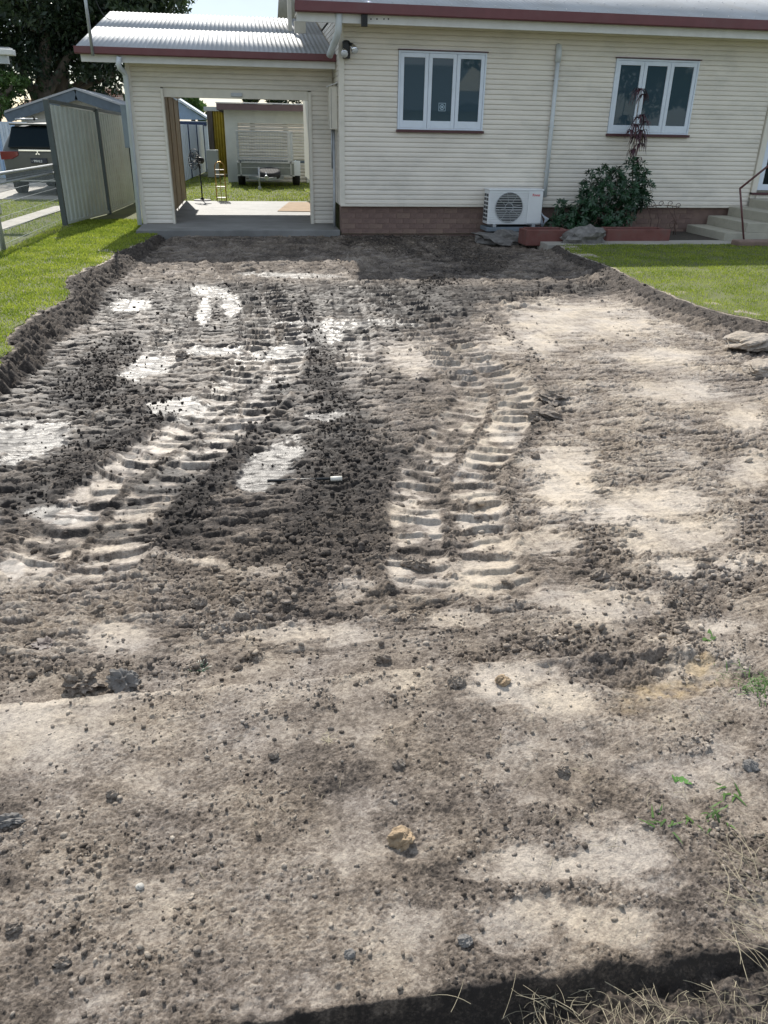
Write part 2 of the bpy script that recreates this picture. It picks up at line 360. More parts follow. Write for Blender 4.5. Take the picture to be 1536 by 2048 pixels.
def track(pts, width, pitch, amp, arch=.75, lanes=2, gap=.04, seed=0, fade=.22, strength=1.):
    sel, s, t, d, L_ = field(pts, width)
    hw = width/2
    n = fbm(X[sel]*5, Y[sel]*5, 40+seed, 3); n2 = fbm(X[sel]*22, Y[sel]*22, 60+seed, 3)
    tt_ = t+n*.03
    fa_ = ss(4, 8, Y[sel]); lane = np.where(tt_ > 0, 1, 0) if lanes == 2 else 0*tt_
    ph = (s+arch*np.abs(np.abs(tt_)-hw*.35)**1.4+n*.05+n2*.003)/pitch+lane*.5*(lanes == 2)
    fr = ph-np.floor(ph); idx = np.floor(ph)
    a_l = .55+.75*hsh(idx, lane+seed*3+idx*0, 91+seed)
    # walking along the track towards the camera: flat plate, then a rounded bar with a steep shadowed face
    bar = (.15*fr+.85*ss(.58, .80, fr))*(1-ss(.88-.09*fa_, .985, fr))*(1-.30*(np.abs(np.abs(tt_)-hw*.5)/(hw*.5))**2)
    m = (1-ss(hw-.05, hw+.01, np.abs(tt_)))*ss(0, fade*2, s)*(1-ss(L_-fade*2, L_, s))
    if lanes == 2: m = m*ss(gap*.4, gap, np.abs(tt_+n2*.012))
    m = m*ss(-.70, -.38, n+.4*n2+.25*ss(4, 7, Y[sel]))*strength
    am_ = amp*(1+.8*fa_); h = (bar*am_*a_l-am_*.55)*m
    rim = np.exp(-((np.abs(tt_)-hw-.015)/.035)**2)*.55*amp*(1+n2)
    tr_h[sel] = tr_h[sel]*(1-m)+h+rim*ss(0, .3, s)*(1-ss(L_-.3, L_, s))*.8*strength
    tr_m[sel] = np.maximum(tr_m[sel], m)
track([(335,505),(290,560),(215,650)], .42, .16, .020, seed=6, strength=.9)
track([(400,540),(385,610),(340,690),(300,760)], .42, .16, .022, seed=5, strength=.8)
track([(600,480),(690,520),(760,560)], .5, .16, .024, seed=9, strength=.9)
track([(1180,505),(1120,540),(1010,560)], .5, .16, .020, seed=11, strength=.8)
track([(1235,552),(1160,572),(1060,598),(960,628),(890,652)], .46, .17, .034, arch=.25, seed=3)
track([(690,590),(705,650),(715,700),(705,760)], .34, .15, .022, lanes=1, seed=8, strength=.9)
track([(415,485),(470,535),(520,590),(545,650),(540,710),(505,770),(440,835),(350,905),(255,975),(200,1050),(140,1140),(70,1230)], .60, .155, .027, seed=1)
track([(690,495),(765,570),(830,632),(900,700),(985,780),(965,850),(905,930),(890,1020),(900,1100),(920,1180),(960,1270)], .58, .142, .026, seed=2)
track([(820,480),(900,530),(960,600),(990,660)], .45, .16, .022, seed=21, strength=.8)
track([(560,480),(620,540),(650,600)], .4, .15, .022, seed=22, strength=.8)
track([(1240,690),(1300,720),(1400,760)], .5, .09, .012, lanes=1, seed=12, strength=.6)
track([(30,930),(20,1010),(0,1100)], .4, .16, .02, seed=13, strength=.6)
loose = loose*(1-.92*tr_m*ss(-.45, -.05, w1*.8+.5*w2+wA*.3))*(.35+.65*ss(-.45, .15, wA+w2*.8+.3*w1))
pale = np.maximum(pale, (.65*ss(760, 860, V)+.35*ss(600, 700, V))*tr_m*ss(-.35, .35, w1+w2+.5*wA))
# --- levels
xg_l = edge(LGw, Y)+.10*fbm(Y*2.2, X*0+3, 21, 4)+.05*w2; xb_l = xg_l+.70*(edge(LBw, Y)-xg_l)+.05*w1
xg_r = edge(RGw, Y)+.04*fbm(Y*3, X*0+8, 23, 4); xb_r = edge(RBw, Y)+.03*w1
exc = -.045*ss(1.90, 1.95, Y+.02*w2)-.065*ss(2.0, 3.6, Y)
bl = 1-ss(0, 1, (X-xg_l)/np.maximum(xb_l-xg_l, .12)); br = ss(0, 1, (X-xb_r)/np.maximum(xg_r-xb_r, .12))
bank = np.maximum(bl*ss(2.2, 3.2, Y), br*ss(3.0, 3.6, Y))
H = zbA+exc*(1-bank)
soil_bank = np.clip(bank*4, 0, 1)*(1-ss(.97, 1.0, bank))
H += w0*.012*(1-bank)*ss(2, 3, Y)+w1*.008*ss(1.9, 2.4, Y)
# slab and the dirt beside it
slab_x = .47+.02*w1+.01*w2
slab = (1-ss(-.01, .01, X-slab_x-.06*ss(1.5,1.0,Y)*w0))*(1-ss(1.905, 1.915, Y+.006*w2))*ss(.874, .884, Y+.004*w2)
verge = ss(0, 1, (X-(.95+.32*(Y-.9)*1.6+.1*w1))/.35)*(1-ss(2.3, 2.9, Y))
pit = ell(1310, 1372, 130, 44, 0, .6, .75)
# front drop
yfr = .885+.012*w2+.02*w1*ss(.5, .9, X)+.12*ss(.85, 1.1, X)*0
drop = 1-ss(-.012, .012, Y-yfr)
H += .07*ss(13.0, 13.9, Y)*(1-bank)*ss(-1.5, -1.3, X)+verge*.035-pit*.038*(1+.4*w2)
smallc = .0
# textures
rough_l = np.clip(loose+.25*soil_bank*2, 0, 1)
big = domes(X, Y, .12, 100, .25, .008, .036); mid = domes(X, Y, .036, 110, .75, .003, .0125); fin = domes(X, Y, .021, 120, .9, .003, .0085)
tiny = domes(X, Y, .011, 130, .75, .0012, .0045)
near = 1-ss(3.5, 6, Y); far = ss(4, 8, Y)
rg = 1-np.abs(fbm(X*16, Y*22, 77, 4))*2.2
dry = 1-wet
H += dry*rough_l*.85*(big*.8*ss(-.1, .5, w1)+mid*.8+fin*near*.9+tiny*near*.6+.020*w2+.016*w3+.014*w1+.010*w4+.006*wB)
H += soil_bank*(w2*.03+big*.5+mid*.8+w3*.025+w4*.01)*(1-ss(.9, 1, bank))*(.6+.6*(X < 1))
H += (1-.55*wet)*tr_h*(1-bank)
plain = np.clip(1-loose-tr_m, 0, 1)*(1-slab)*(1-bank)*ss(1.95, 2.4, Y)
flat = np.clip(pale*.85+wet, 0, 1)
left = 1-ss(640, 1040, U)
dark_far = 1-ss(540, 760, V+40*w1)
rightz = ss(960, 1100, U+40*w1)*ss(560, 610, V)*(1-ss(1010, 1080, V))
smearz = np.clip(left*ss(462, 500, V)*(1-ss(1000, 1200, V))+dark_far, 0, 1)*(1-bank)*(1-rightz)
an1 = fbm(X*4.2, Y*15, 33, 5, .62); an2 = fbm(X*10, Y*36, 36, 4, .6)
plate = ss(-.12, .05, an1+.3*an2)
sm = np.clip(smearz*(1-.75*loose)*(1-.97*tr_m)*(1-.7*flat), 0, 1)
H += sm*(np.minimum(an1, .03)*.072*(1+.2*far)+an2*.010)
tornm = np.clip(ss(-.35, .2, fbm(X*1.1, Y*1.6, 31, 3)+.35*rightz+.18)*(1-flat)*(1-smearz), 0, 1)*plain
cr1 = 1-ss(.0, .12, np.abs(fbm(X*1.5, Y*11, 34, 4, .5)-.05)); cr2 = 1-ss(0, .14, np.abs(fbm(X*2.6, Y*24, 35, 3, .5)))
tz = (fbm(X*2.2, Y*6.5, 38, 5, .6)*5+Y*4.5); fz = tz-np.floor(tz); tl = fz-ss(.88, 1.0, fz)
H += tornm*(tl*.028*(.6+.5*w1)-cr1*.020-cr2*.010+np.minimum(an1, .05)*.02*(1-.6*rightz))
crumb = ss(-.25, .35, w1*.8+w2*.5+wA*.4)*(1-.9*flat)*(1-.7*smearz)*(1-.95*rightz)
H += plain*(1-.9*flat)*(1-.6*rightz)*(w2*.012+wB*.010+w3*.006+w4*.004)+plain*crumb*(fin*.9*near+tiny*.8*near+mid*.5+w4*.003)
H += (1-flat*.8)*tr_m*(fin*.45*near*ss(.05, .5, w2)+w3*.0025+w2*.005+w4*.0018)
H += pale*dry*plain*(w3*.0014+w4*.0007)
sparse = domes(X, Y, .09, 140, .25, .003, .013)
H += plain*sparse*(1-.7*wet)
streak = pn(X*90+Y*9, Y*1.5, 51)*.5+pn(X*40+Y*4, Y*.8, 52)
H += pale*plain*streak*.0015
H -= wet*(.010)*(1-tr_m)
# slab top: trodden dust, grit
ns = (Y < 2.6); dn = fbm(X*3.1, Y*3.1, 171, 6, .62); w5 = fbm(X*140, Y*140, 173, 2)*ns; dustm = ss(-.28, -.06, dn+.5*ell(150, 1690, 240, 80)+.25*w2)*(1-.9*ell(50, 1500, 92, 98, 0, .5, .12))
grit_m = np.clip(.60+.9*fbm(X*2.3, Y*2.3, 71, 4)+.5*ell(150, 1690, 240, 70)+.3*ell(640, 1690, 160, 50)-.6*ell(50, 1500, 90, 95)-.5*ell(640, 1740, 180, 25, -2), 0, 1)
g_ = ns*(1-ss(1.9, 2.2, Y))*(1-drop)
for e in ((1040,1765,85,50),(1235,1750,110,55),(1040,1870,110,58),(1190,1890,100,40),(1010,1400,80,40),(1110,1440,80,40)):
    grit_m = grit_m*(1-.85*ell(*e))
micro = domes(X, Y, .0065, 135, .8, .0008, .0028)
for e in ((1040,1765,85,50),(1235,1750,110,55),(1040,1870,110,58),(1190,1890,100,40),(1010,1400,80,40),(1110,1440,80,40)): dustm = dustm*(1-.9*ell(*e))
H += g_*dustm*(.003+.0022*w5+.0035*w4+tiny*.7+fin*.4*ss(-.1, .4, w1))+g_*(1-dustm)*(.0006*w5+.001*w4)
H += g_*(grit_m*dustm*(tiny*.9+micro*.9+fin*.55*ss(.1, .6, w1+grit_m*.4))+micro*.5*dustm+.0016*w2+.0016*w3*dustm+.003*w1)
H += g_*domes(X, Y, .06, 150, .3, .003, .010)*.8
H += (1-slab)*g_*(w2*.006+mid*.25*ss(0, .5, w1))
H = H*(1-drop)+drop*(-.125+.085*ss(.15, .6, X)+.012*w2+.012*w3+.006*w3+.006*w1+.5*fin)
dp_dirt = 1-slab
# --- surface attributes
tone = .455+.16*w0+.13*w1+.13*w2+.12*w3+.16*wA+.12*wB*plain+.14*w4
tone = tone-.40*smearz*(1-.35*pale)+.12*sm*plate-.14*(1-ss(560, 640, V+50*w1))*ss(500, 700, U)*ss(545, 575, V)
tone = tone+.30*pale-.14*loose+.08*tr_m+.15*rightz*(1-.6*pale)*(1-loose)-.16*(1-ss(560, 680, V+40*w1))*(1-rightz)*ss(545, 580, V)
tone = tone-.30*cr1*tornm-.16*cr2*tornm-.16*ss(.86, .98, fz)*tornm
tone = tone-.22*wet+.17*(1-ss(545, 580, V))+pale*streak*.12  # soil painted lighter where the house shadow falls, to lift the shade
slabd = 1-ss(1.85, 2.1, Y)
tone = tone+.05*slabd*(1-slab)
for e in ((1040,1765,85,50),(1235,1750,110,55),(1040,1870,110,58),(1190,1890,100,40)): tone = tone+.20*ell(*e)
tone = tone+slabd*(.07-.14*dustm+.10*w5*dustm)
tone = tone+slab*(.14*ell(60, 1490, 95, 95)-.10*grit_m+.02+.22*np.exp(-((Y-1.89-.008*w2)/.012)**2)+.12*np.exp(-((V-1745-25*w1+.03*(U-640))/9)**2)*ss(300, 500, U)*(1-ss(800, 950, U)))
sb_ = slab*(1-ss(-.02, .02, X-slab_x))*(1-(1-ss(1.45, 1.7, Y))*ss(-.30, .0, X-slab_x+.25*w1))
tone = np.where(slabd > .3, tone-.05+.11*sb_, tone)
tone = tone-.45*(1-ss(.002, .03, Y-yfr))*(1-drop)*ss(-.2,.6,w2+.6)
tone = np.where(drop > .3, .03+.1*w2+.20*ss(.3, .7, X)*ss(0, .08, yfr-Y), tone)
tone = np.where(soil_bank > .2, np.minimum(tone, .10+.12*w2+.12*w3+.24*(X > 1)*(bank < .5)), tone)
wetness = np.clip(wet*(.7+.3*ss(600, 700, V))+.3*tr_m*left*ss(600, 700, V)+smearz*ss(505, 600, V+40*wA)*(.22+.42*plate)*(1-.55*loose)*(1-ss(800, 1100, V))*(1-.5*ss(700, 1000, U))+.15*pale*(U > 700)*(V < 1200), 0, 1)
wetness = wetness*(1-slabd)*(1-np.clip(soil_bank*3, 0, 1))
sand = .45*ell(1330, 1395, 90, 26, -20, .9, .8)*(.6+w3)+.35*ell(1390, 1350, 40, 16, -30)
P3 = np.stack([X, Y, H], 1)
ids = np.arange(R_*N_).reshape(R_, N_)
quads = np.stack([ids[:-1, :-1], ids[:-1, 1:], ids[1:, 1:], ids[1:, :-1]], -1).reshape(-1, 4)
qc = quads[:, 0]
is_slab = (slab[qc] > .5) & (Y[qc] > .80)
is_slab |= (Y[qc] < .90) & (Y[qc] > yfr[qc]-.014) & (X[qc] < .9)
# drop what lies under the lawns
keep = (X[qc] > edge(LGw, Y[qc])-.45) & (X[qc] < edge(RGw, Y[qc])+.25) | (Y[qc] < 2.8)

def soilmat(name, slabm=False):
    m, t, b = nt(name); N = t.nodes.new; Lk = t.links.new
    at = N('ShaderNodeAttribute'); at.attribute_name = 'tone'; aw = N('ShaderNodeAttribute'); aw.attribute_name = 'wet'; asd = N('ShaderNodeAttribute'); asd.attribute_name = 'sand'
    tcn = N('ShaderNodeTexCoord')
    n1 = N('ShaderNodeTexNoise'); n1.inputs['Scale'].default_value = 60; n1.inputs['Detail'].default_value = 10; n1.inputs['Roughness'].default_value = .8; Lk(tcn.outputs['Object'], n1.inputs['Vector'])
    n2 = N('ShaderNodeTexNoise'); n2.inputs['Scale'].default_value = 4; n2.inputs['Detail'].default_value = 8; Lk(tcn.outputs['Object'], n2.inputs['Vector'])
    ma = N('ShaderNodeMath'); ma.operation = 'MULTIPLY_ADD'; Lk(n1.outputs[0], ma.inputs[0]); ma.inputs[1].default_value = 1.1; Lk(at.outputs['Fac'], ma.inputs[2])
    sb = N('ShaderNodeMath'); sb.operation = 'SUBTRACT'; Lk(ma.outputs[0], sb.inputs[0]); sb.inputs[1].default_value = .55 if not slabm else .50; sb.use_clamp = True
    r = N('ShaderNodeValToRGB'); e = r.color_ramp.elements
    cols = [(0., (.026,.021,.018)), (.2, (.080,.066,.055)), (.42, (.185,.158,.134)), (.66, (.335,.302,.265)), (1., (.54,.49,.42))] if not slabm else \
           [(0., (.02,.018,.016)), (.2, (.14,.125,.115)), (.45, (.27,.245,.225)), (.7, (.38,.345,.31)), (1., (.52,.465,.40))]
    e[0].position, e[0].color = cols[0][0], cols[0][1]+(1,); e[1].position, e[1].color = cols[-1][0], cols[-1][1]+(1,)
    for p, c in cols[1:-1]: k = e.new(p); k.color = c+(1,)
    Lk(sb.outputs[0], r.inputs[0])
    # patches of redder and greyer earth
    r2 = N('ShaderNodeValToRGB'); r2.color_ramp.elements[0].position = .35; r2.color_ramp.elements[1].position = .65
    r2.color_ramp.elements[0].color = (1.0,.93,.84,1); r2.color_ramp.elements[1].color = (.98,.95,.94,1); Lk(n2.outputs[0], r2.inputs[0])
    mu = N('ShaderNodeMixRGB'); mu.blend_type = 'MULTIPLY'; mu.inputs[0].default_value = 1; Lk(r.outputs[0], mu.inputs[1]); Lk(r2.outputs[0], mu.inputs[2])
    ms = N('ShaderNodeMixRGB'); ms.inputs[2].default_value = (.47,.34,.17,1); Lk(asd.outputs['Fac'], ms.inputs[0]); Lk(mu.outputs[0], ms.inputs[1])
    Lk(ms.outputs[0], b.inputs['Base Color'])
    mr = N('ShaderNodeMapRange'); mr.inputs[3].default_value = .88; mr.inputs[4].default_value = .42; b.inputs['Specular IOR Level'].default_value = .5; Lk(aw.outputs['Fac'], mr.inputs[0])
    na = N('ShaderNodeMath'); na.operation = 'MULTIPLY_ADD'; Lk(n2.outputs[0], na.inputs[0]); na.inputs[1].default_value = .25; Lk(mr.outputs[0], na.inputs[2])
    nb = N('ShaderNodeMath'); nb.operation = 'SUBTRACT'; Lk(na.outputs[0], nb.inputs[0]); nb.inputs[1].default_value = .12; nb.use_clamp = True
    Lk(nb.outputs[0], b.inputs['Roughness'])
    n3 = N('ShaderNodeTexNoise'); n3.inputs['Scale'].default_value = 110; n3.inputs['Detail'].default_value = 8; n3.inputs['Roughness'].default_value = .75; Lk(tcn.outputs['Object'], n3.inputs['Vector'])
    bp = N('ShaderNodeBump'); bp.inputs['Distance'].default_value = .012
    vo = N('ShaderNodeTexVoronoi'); vo.inputs['Scale'].default_value = 210; Lk(tcn.outputs['Object'], vo.inputs['Vector'])
    vs = N('ShaderNodeSeparateColor'); Lk(vo.outputs['Color'], vs.inputs[0])
    v1 = N('ShaderNodeMath'); v1.operation = 'MULTIPLY_ADD'; Lk(vs.outputs[0], v1.inputs[0]); v1.inputs[1].default_value = .20; v1.inputs[2].default_value = -.10
    v2 = N('ShaderNodeMath'); v2.operation = 'ADD'; Lk(ma.outputs[0], v2.inputs[0]); Lk(v1.outputs[0], v2.inputs[1]); Lk(v2.outputs[0], sb.inputs[0])
    v3 = N('ShaderNodeMath'); v3.operation = 'MULTIPLY_ADD'; Lk(vo.outputs['Distance'], v3.inputs[0]); v3.inputs[1].default_value = -.12; Lk(n3.outputs[0], v3.inputs[2])
    mb = N('ShaderNodeMapRange'); mb.inputs[3].default_value = .75; mb.inputs[4].default_value = .25; Lk(aw.outputs['Fac'], mb.inputs[0]); Lk(mb.outputs[0], bp.inputs['Strength'])
    Lk(v3.outputs[0], bp.inputs['Height']); Lk(bp.outputs[0], b.inputs['Normal'])
    return m
Mt['soil'] = soilmat('excavated_soil'); Mt['slab'] = soilmat('dusty_concrete', False)
def sub(name, fmask, m):
    q = quads[fmask]; u_, inv = np.unique(q, return_inverse=True)
    me = npmesh(name, P3[u_], inv.reshape(-1, 4), m, True)
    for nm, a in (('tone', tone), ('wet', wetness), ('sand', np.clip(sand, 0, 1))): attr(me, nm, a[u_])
    return link(name, me)
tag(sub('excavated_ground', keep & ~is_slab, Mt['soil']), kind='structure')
tag(sub('concrete_crossover', is_slab, Mt['slab']), kind='structure')
def hgt(x, y):                              # height of the built ground near a point
    i = int(np.clip(np.searchsorted(Yr, y), 0, R_-1)); s = (x-xlv[i])/(xrv[i]-xlv[i]); j = int(np.clip(round(s*(N_-1)), 0, N_-1))
    return float(H[i*N_+j])
def Gh(px, py):
    p = G(px, py, -.08)
    for _ in range(3): p = G(px, py, hgt(p.x, p.y)-zb(p.y))
    return p

# ---- clods lying loose on the ground (one mass) and grass
ico_v = np.array([(0,0,-1),(.7236,-.5257,-.4472),(-.2764,-.8506,-.4472),(-.8944,0,-.4472),(-.2764,.8506,-.4472),(.7236,.5257,-.4472),
                  (.2764,-.8506,.4472),(-.7236,-.5257,.4472),(-.7236,.5257,.4472),(.2764,.8506,.4472),(.8944,0,.4472),(0,0,1)])
ico_f = np.array([(0,1,2),(1,0,5),(0,2,3),(0,3,4),(0,4,5),(1,5,10),(2,1,6),(3,2,7),(4,3,8),(5,4,9),(1,10,6),(2,6,7),(3,7,8),(4,8,9),(5,9,10),(6,10,11),(7,6,11),(8,7,11),(9,8,11),(10,9,11)])
def scatter_rocks(name, idx, size, m, tn, label=None):
    k = len(idx); c = P3[idx]; s = size[:, None]*rs.uniform(.6, 1.25, (k, 3))*np.array([1, 1, .75])
    v = ico_v[None]*(1+rs.uniform(-.38, .30, (k, 12, 1)))
    a = rs.uniform(0, 6.28, k); ca, sa = np.cos(a)[:, None], np.sin(a)[:, None]
    v = v*s[:, None, :]; x = v[..., 0]*ca-v[..., 1]*sa; y = v[..., 0]*sa+v[..., 1]*ca
    P = np.stack([x+c[:, 0:1], y+c[:, 1:2], v[..., 2]+c[:, 2:3]+size[:, None]*.3], -1).reshape(-1, 3)
    Fc = (ico_f[None]+np.arange(k)[:, None, None]*12).reshape(-1, 3)
    me = npmesh(name, P, Fc, m); attr(me, 'tone', np.repeat(tn, 12)); attr(me, 'wet', np.zeros(len(P))); attr(me, 'sand', np.zeros(len(P)))
    return link(name, me)
area = Y**1.03*(xrv-xlv).repeat(N_)          # metres per grid cell, up to a constant
inside = (X > edge(LGw, Y)-.1) & (X < edge(RGw, Y)+.05)
def pick(w, k):
    w = np.clip(w, 0, None).astype(np.float64); c = np.cumsum(w); return np.searchsorted(c, rs.uniform(0, c[-1], k))
wgt = area*(loose*1.0+.05+.12*soil_bank*inside)*inside*(Y > 2.0)*(1-.6*wet)*(1-.5*pale)*(1-.6*rightz)
i1 = pick(wgt/(Y+.5), 15000); s1 = .0025+.016*rs.rand(len(i1))**6+.0007*Y[i1]
tag(scatter_rocks('loose_clods', i1, s1, Mt['soil'], tone[i1]+.04+rs.uniform(-.12, .15, len(i1))), 'loose crumbs of dark soil strewn over the excavated ground', 'soil crumbs', kind='stuff')
wgt = area*(.10+1.2*grit_m**2*dustm*ss(-.3, .5, w1+w2*.6))*(Y < 2.3)*(Y > .9)
i2 = pick(wgt, 16000); s2 = .0011+.0075*rs.rand(len(i2))**7
tag(scatter_rocks('concrete_grit', i2, s2, Mt['slab'], tone[i2]+rs.uniform(-.3, .35, len(i2))), 'grit and small crumbs lying on the dusty concrete', 'grit', kind='stuff')
# ================================================================ OTHER GROUND
def grid_sheet(name, x0, x1, y0, y1, zf, nx, ny, m, edge_l=None, edge_r=None, p=1.0):
    ys = y0+(y1-y0)*np.linspace(0, 1, ny)**p; V = []
    for y in ys:
        a = edge_l(y) if edge_l else x0; b = edge_r(y) if edge_r else x1
        V.append(np.stack([a+(b-a)*np.linspace(0, 1, nx), np.full(nx, y), np.zeros(nx)], 1))
    V = np.concatenate(V); V[:, 2] = zf(V[:, 0], V[:, 1])
    i = np.arange(nx*ny).reshape(ny, nx); q = np.stack([i[:-1, :-1], i[:-1, 1:], i[1:, 1:], i[1:, :-1]], -1).reshape(-1, 4)
    return tag(link(name, npmesh(name, V, q, m, True)), kind='structure')
def lawn_z(x, y): return -.0075*np.clip(y, 0, 14)+.010*fbm(x*1.3, y*1.3, 200, 3)+.004
gr = MB(); gr.add([(-500,-300,-.36),(500,-300,-.36),(500,900,-.36),(-500,900,-.36)], [(0,1,2,3)])
tag(gr.build('ground', Mt['farground']), kind='structure')
def jl(y): return float(edge(LGw, np.array([y]))[0]+.10*fbm(np.array([y*2.2]), np.array([3.]), 21, 4)[0])
def jr(y): return float(edge(RGw, np.array([y]))[0]+.04*fbm(np.array([y*3.]), np.array([8.]), 23, 4)[0])
def lawn_side(name, sign, y0, y1, far, f):
    ys = np.linspace(y0, y1, 150); k = 26; V = []
    for y in ys:
        e = f(y); d = np.concatenate([[0, 0], (np.linspace(0, 1, k-2)[0:]**2)*far]); xx = e+sign*d
        z = lawn_z(xx, np.full(k, y)); z[0] -= .09; V.append(np.stack([xx, np.full(k, y), z], 1))
    V = np.concatenate(V); i = np.arange(len(V)).reshape(len(ys), k)
    q = np.stack([i[:-1, :-1], i[:-1, 1:], i[1:, 1:], i[1:, :-1]], -1).reshape(-1, 4)
    if sign < 0: q = q[:, ::-1]
    return tag(link(name, npmesh(name, V, q, Mt['turf'], False)), kind='structure')
lawn_side('left_lawn', -1, 2.4, 14.0, 26, jl)
lawn_side('right_lawn', 1, 2.9, 12.32, 26, jr)
grid_sheet('back_lawn', -30, 30, 14.0, 70, lambda x, y: x*0-.108+.006*fbm(x*1.2, y*1.2, 210, 3), 120, 120, Mt['turf'], p=1.5)
grid_sheet('roadside_verge', -20, 20, -6, .60, lambda x, y: x*0-.128, 20, 20, Mt['litter'])
grid_sheet('roadside_verge', -20, 0, .60, 3.0, lambda x, y: x*0-.03+.02*fbm(x*1.5, y*1.5, 220, 3), 40, 20, Mt['turf'], edge_r=lambda y: -(.52*y+.30))
grid_sheet('roadside_verge', 0, 20, .60, 3.4, lambda x, y: x*0+.0+.02*fbm(x*1.5, y*1.5, 221, 3), 40, 20, Mt['turf'], edge_l=lambda y: .84*y+.36)
bd = MB(); bd.box(4.55, 8.0, 12.80, 13.99, -.3, -.075); tag(bd.build('garden_bed', Mt['litter']), kind='structure')
bd = MB(); bd.box(4.62, 12, 12.32, 12.80, -.3, -.080); tag(bd.build('garden_path', Mt['concrete'], bevel=.01), kind='structure')
bd = MB(); bd.box(8.02, 16, 12.83, 13.99, -.3, -.07); tag(bd.build('garden_bed', Mt['litter']), kind='structure')
sl = MB(); sl.box(-1.93, 1.475, 14.0, 19.9, -.3, -.05); tag(sl.build('garage_floor_slab', mat('worn_garage_concrete', (.2,.2,.195), .6, var=.2, scale=2, bump=.3, dirt=(.09,.09,.085), dscale=1.5, damt=.7), bevel=.01), kind='structure')
# neighbour's wheel strips, apron and gravel
for k, (u0, v0, u1, v1, w) in enumerate(((-40, 468, 128, 414, .38),)):
    a = G(u0, v0); b = G(u1, v1); s = MB(); s.bar((a.x, a.y, -.115), (b.x, b.y, -.115), w, .06); tag(s.build('concrete_wheel_strip', Mt['concrete']), kind='structure')
s = MB(); s.box(-8.2, -3.9, 20.6, 28.5, -.14, -.085); tag(s.build('neighbour_driveway', Mt['concrete']), kind='structure')
s = MB(); s.box(-11.0, -6.35, 21.5, 25.2, -.14, -.078); tag(s.build('gravel_patch', Mt['gravel']), kind='structure')

# ---- grass
def blades(name, px, py, pz, hgt_, wid, m, label, cat):
    k = len(px); a = rs.uniform(0, 6.28, k); lean = rs.uniform(.1, .9, k)*hgt_; b = rs.uniform(0, 6.28, k)
    dx, dy = np.cos(a)*wid/2, np.sin(a)*wid/2
    V = np.stack([np.stack([px-dx, py-dy, pz-.004], 1), np.stack([px+dx, py+dy, pz-.004], 1),
                  np.stack([px+np.cos(b)*lean, py+np.sin(b)*lean, pz+hgt_*rs.uniform(.5, 1, k)], 1)], 1).reshape(-1, 3)
    return tag(link(name, npmesh(name, V, np.arange(3*k).reshape(-1, 3), m)), label, cat, kind='stuff')
def lawn_grass(n, x0, x1, y0, y1, cond, p=1.0):
    y = y0+(y1-y0)*rs.rand(n)**p; x = rs.uniform(x0, x1, n); m = cond(x, y)
    nn = fbm(x*2.5, y*2.5, 300, 3); m &= nn+rs.uniform(-.6, .6, n) > -.42
    return x[m], y[m]
Ys_ = np.linspace(1, 15, 600); JL = np.array([jl(y) for y in Ys_]); JR = np.array([jr(y) for y in Ys_])
x, y = lawn_grass(120000, -3.45, -1.2, 4.6, 16.2, lambda x, y: (x < np.interp(y, Ys_, JL)+.03*(rs.rand(len(x))-.3)) & ((y < 13.95) | (x < -1.98)), 1.2)
blades('lawn_grass', x, y, lawn_z(x, y), rs.uniform(.018, .042, len(x)), .004+.0009*y, Mt['grass'], 'short sunlit grass between the excavated edge and the side fence', 'grass')
x, y = lawn_grass(210000, 2.0, 10.5, 5.6, 12.35, lambda x, y: (x > np.interp(y, Ys_, JR)-.03*(rs.rand(len(x))-.3)) & (x < .9*y+1.2), 1.3)
blades('lawn_grass', x, y, lawn_z(x, y), rs.uniform(.016, .034, len(x)), .003+.0007*y, Mt['grass'], 'mown lawn to the right of the excavated parking area', 'grass')
x, y = lawn_grass(26000, -3.2, 2.6, 19.9, 31, lambda x, y: x == x, 1.2)
blades('lawn_grass', x, y, np.full(len(x), -.108), rs.uniform(.03, .06, len(x)), .02, Mt['grass'], 'sunny backyard grass seen through the garage opening', 'grass')
x, y = lawn_grass(22000, -8.0, -3.45, 12.0, 20.6, lambda x, y: np.abs((y-17.2)-(x+4.6)*1.0) > -1, 1.0)
a0, b0 = G(-40, 468), G(128, 414)
dd = np.abs((x-a0.x)*(b0.y-a0.y)-(y-a0.y)*(b0.x-a0.x))/math.hypot(b0.x-a0.x, b0.y-a0.y); x, y = x[dd > .22], y[dd > .22]
blades('lawn_grass', x, y, np.full(len(x), -.105), rs.uniform(.03, .05, len(x)), .016, Mt['grass'], "neighbour's grass behind the wire mesh fence", 'grass')

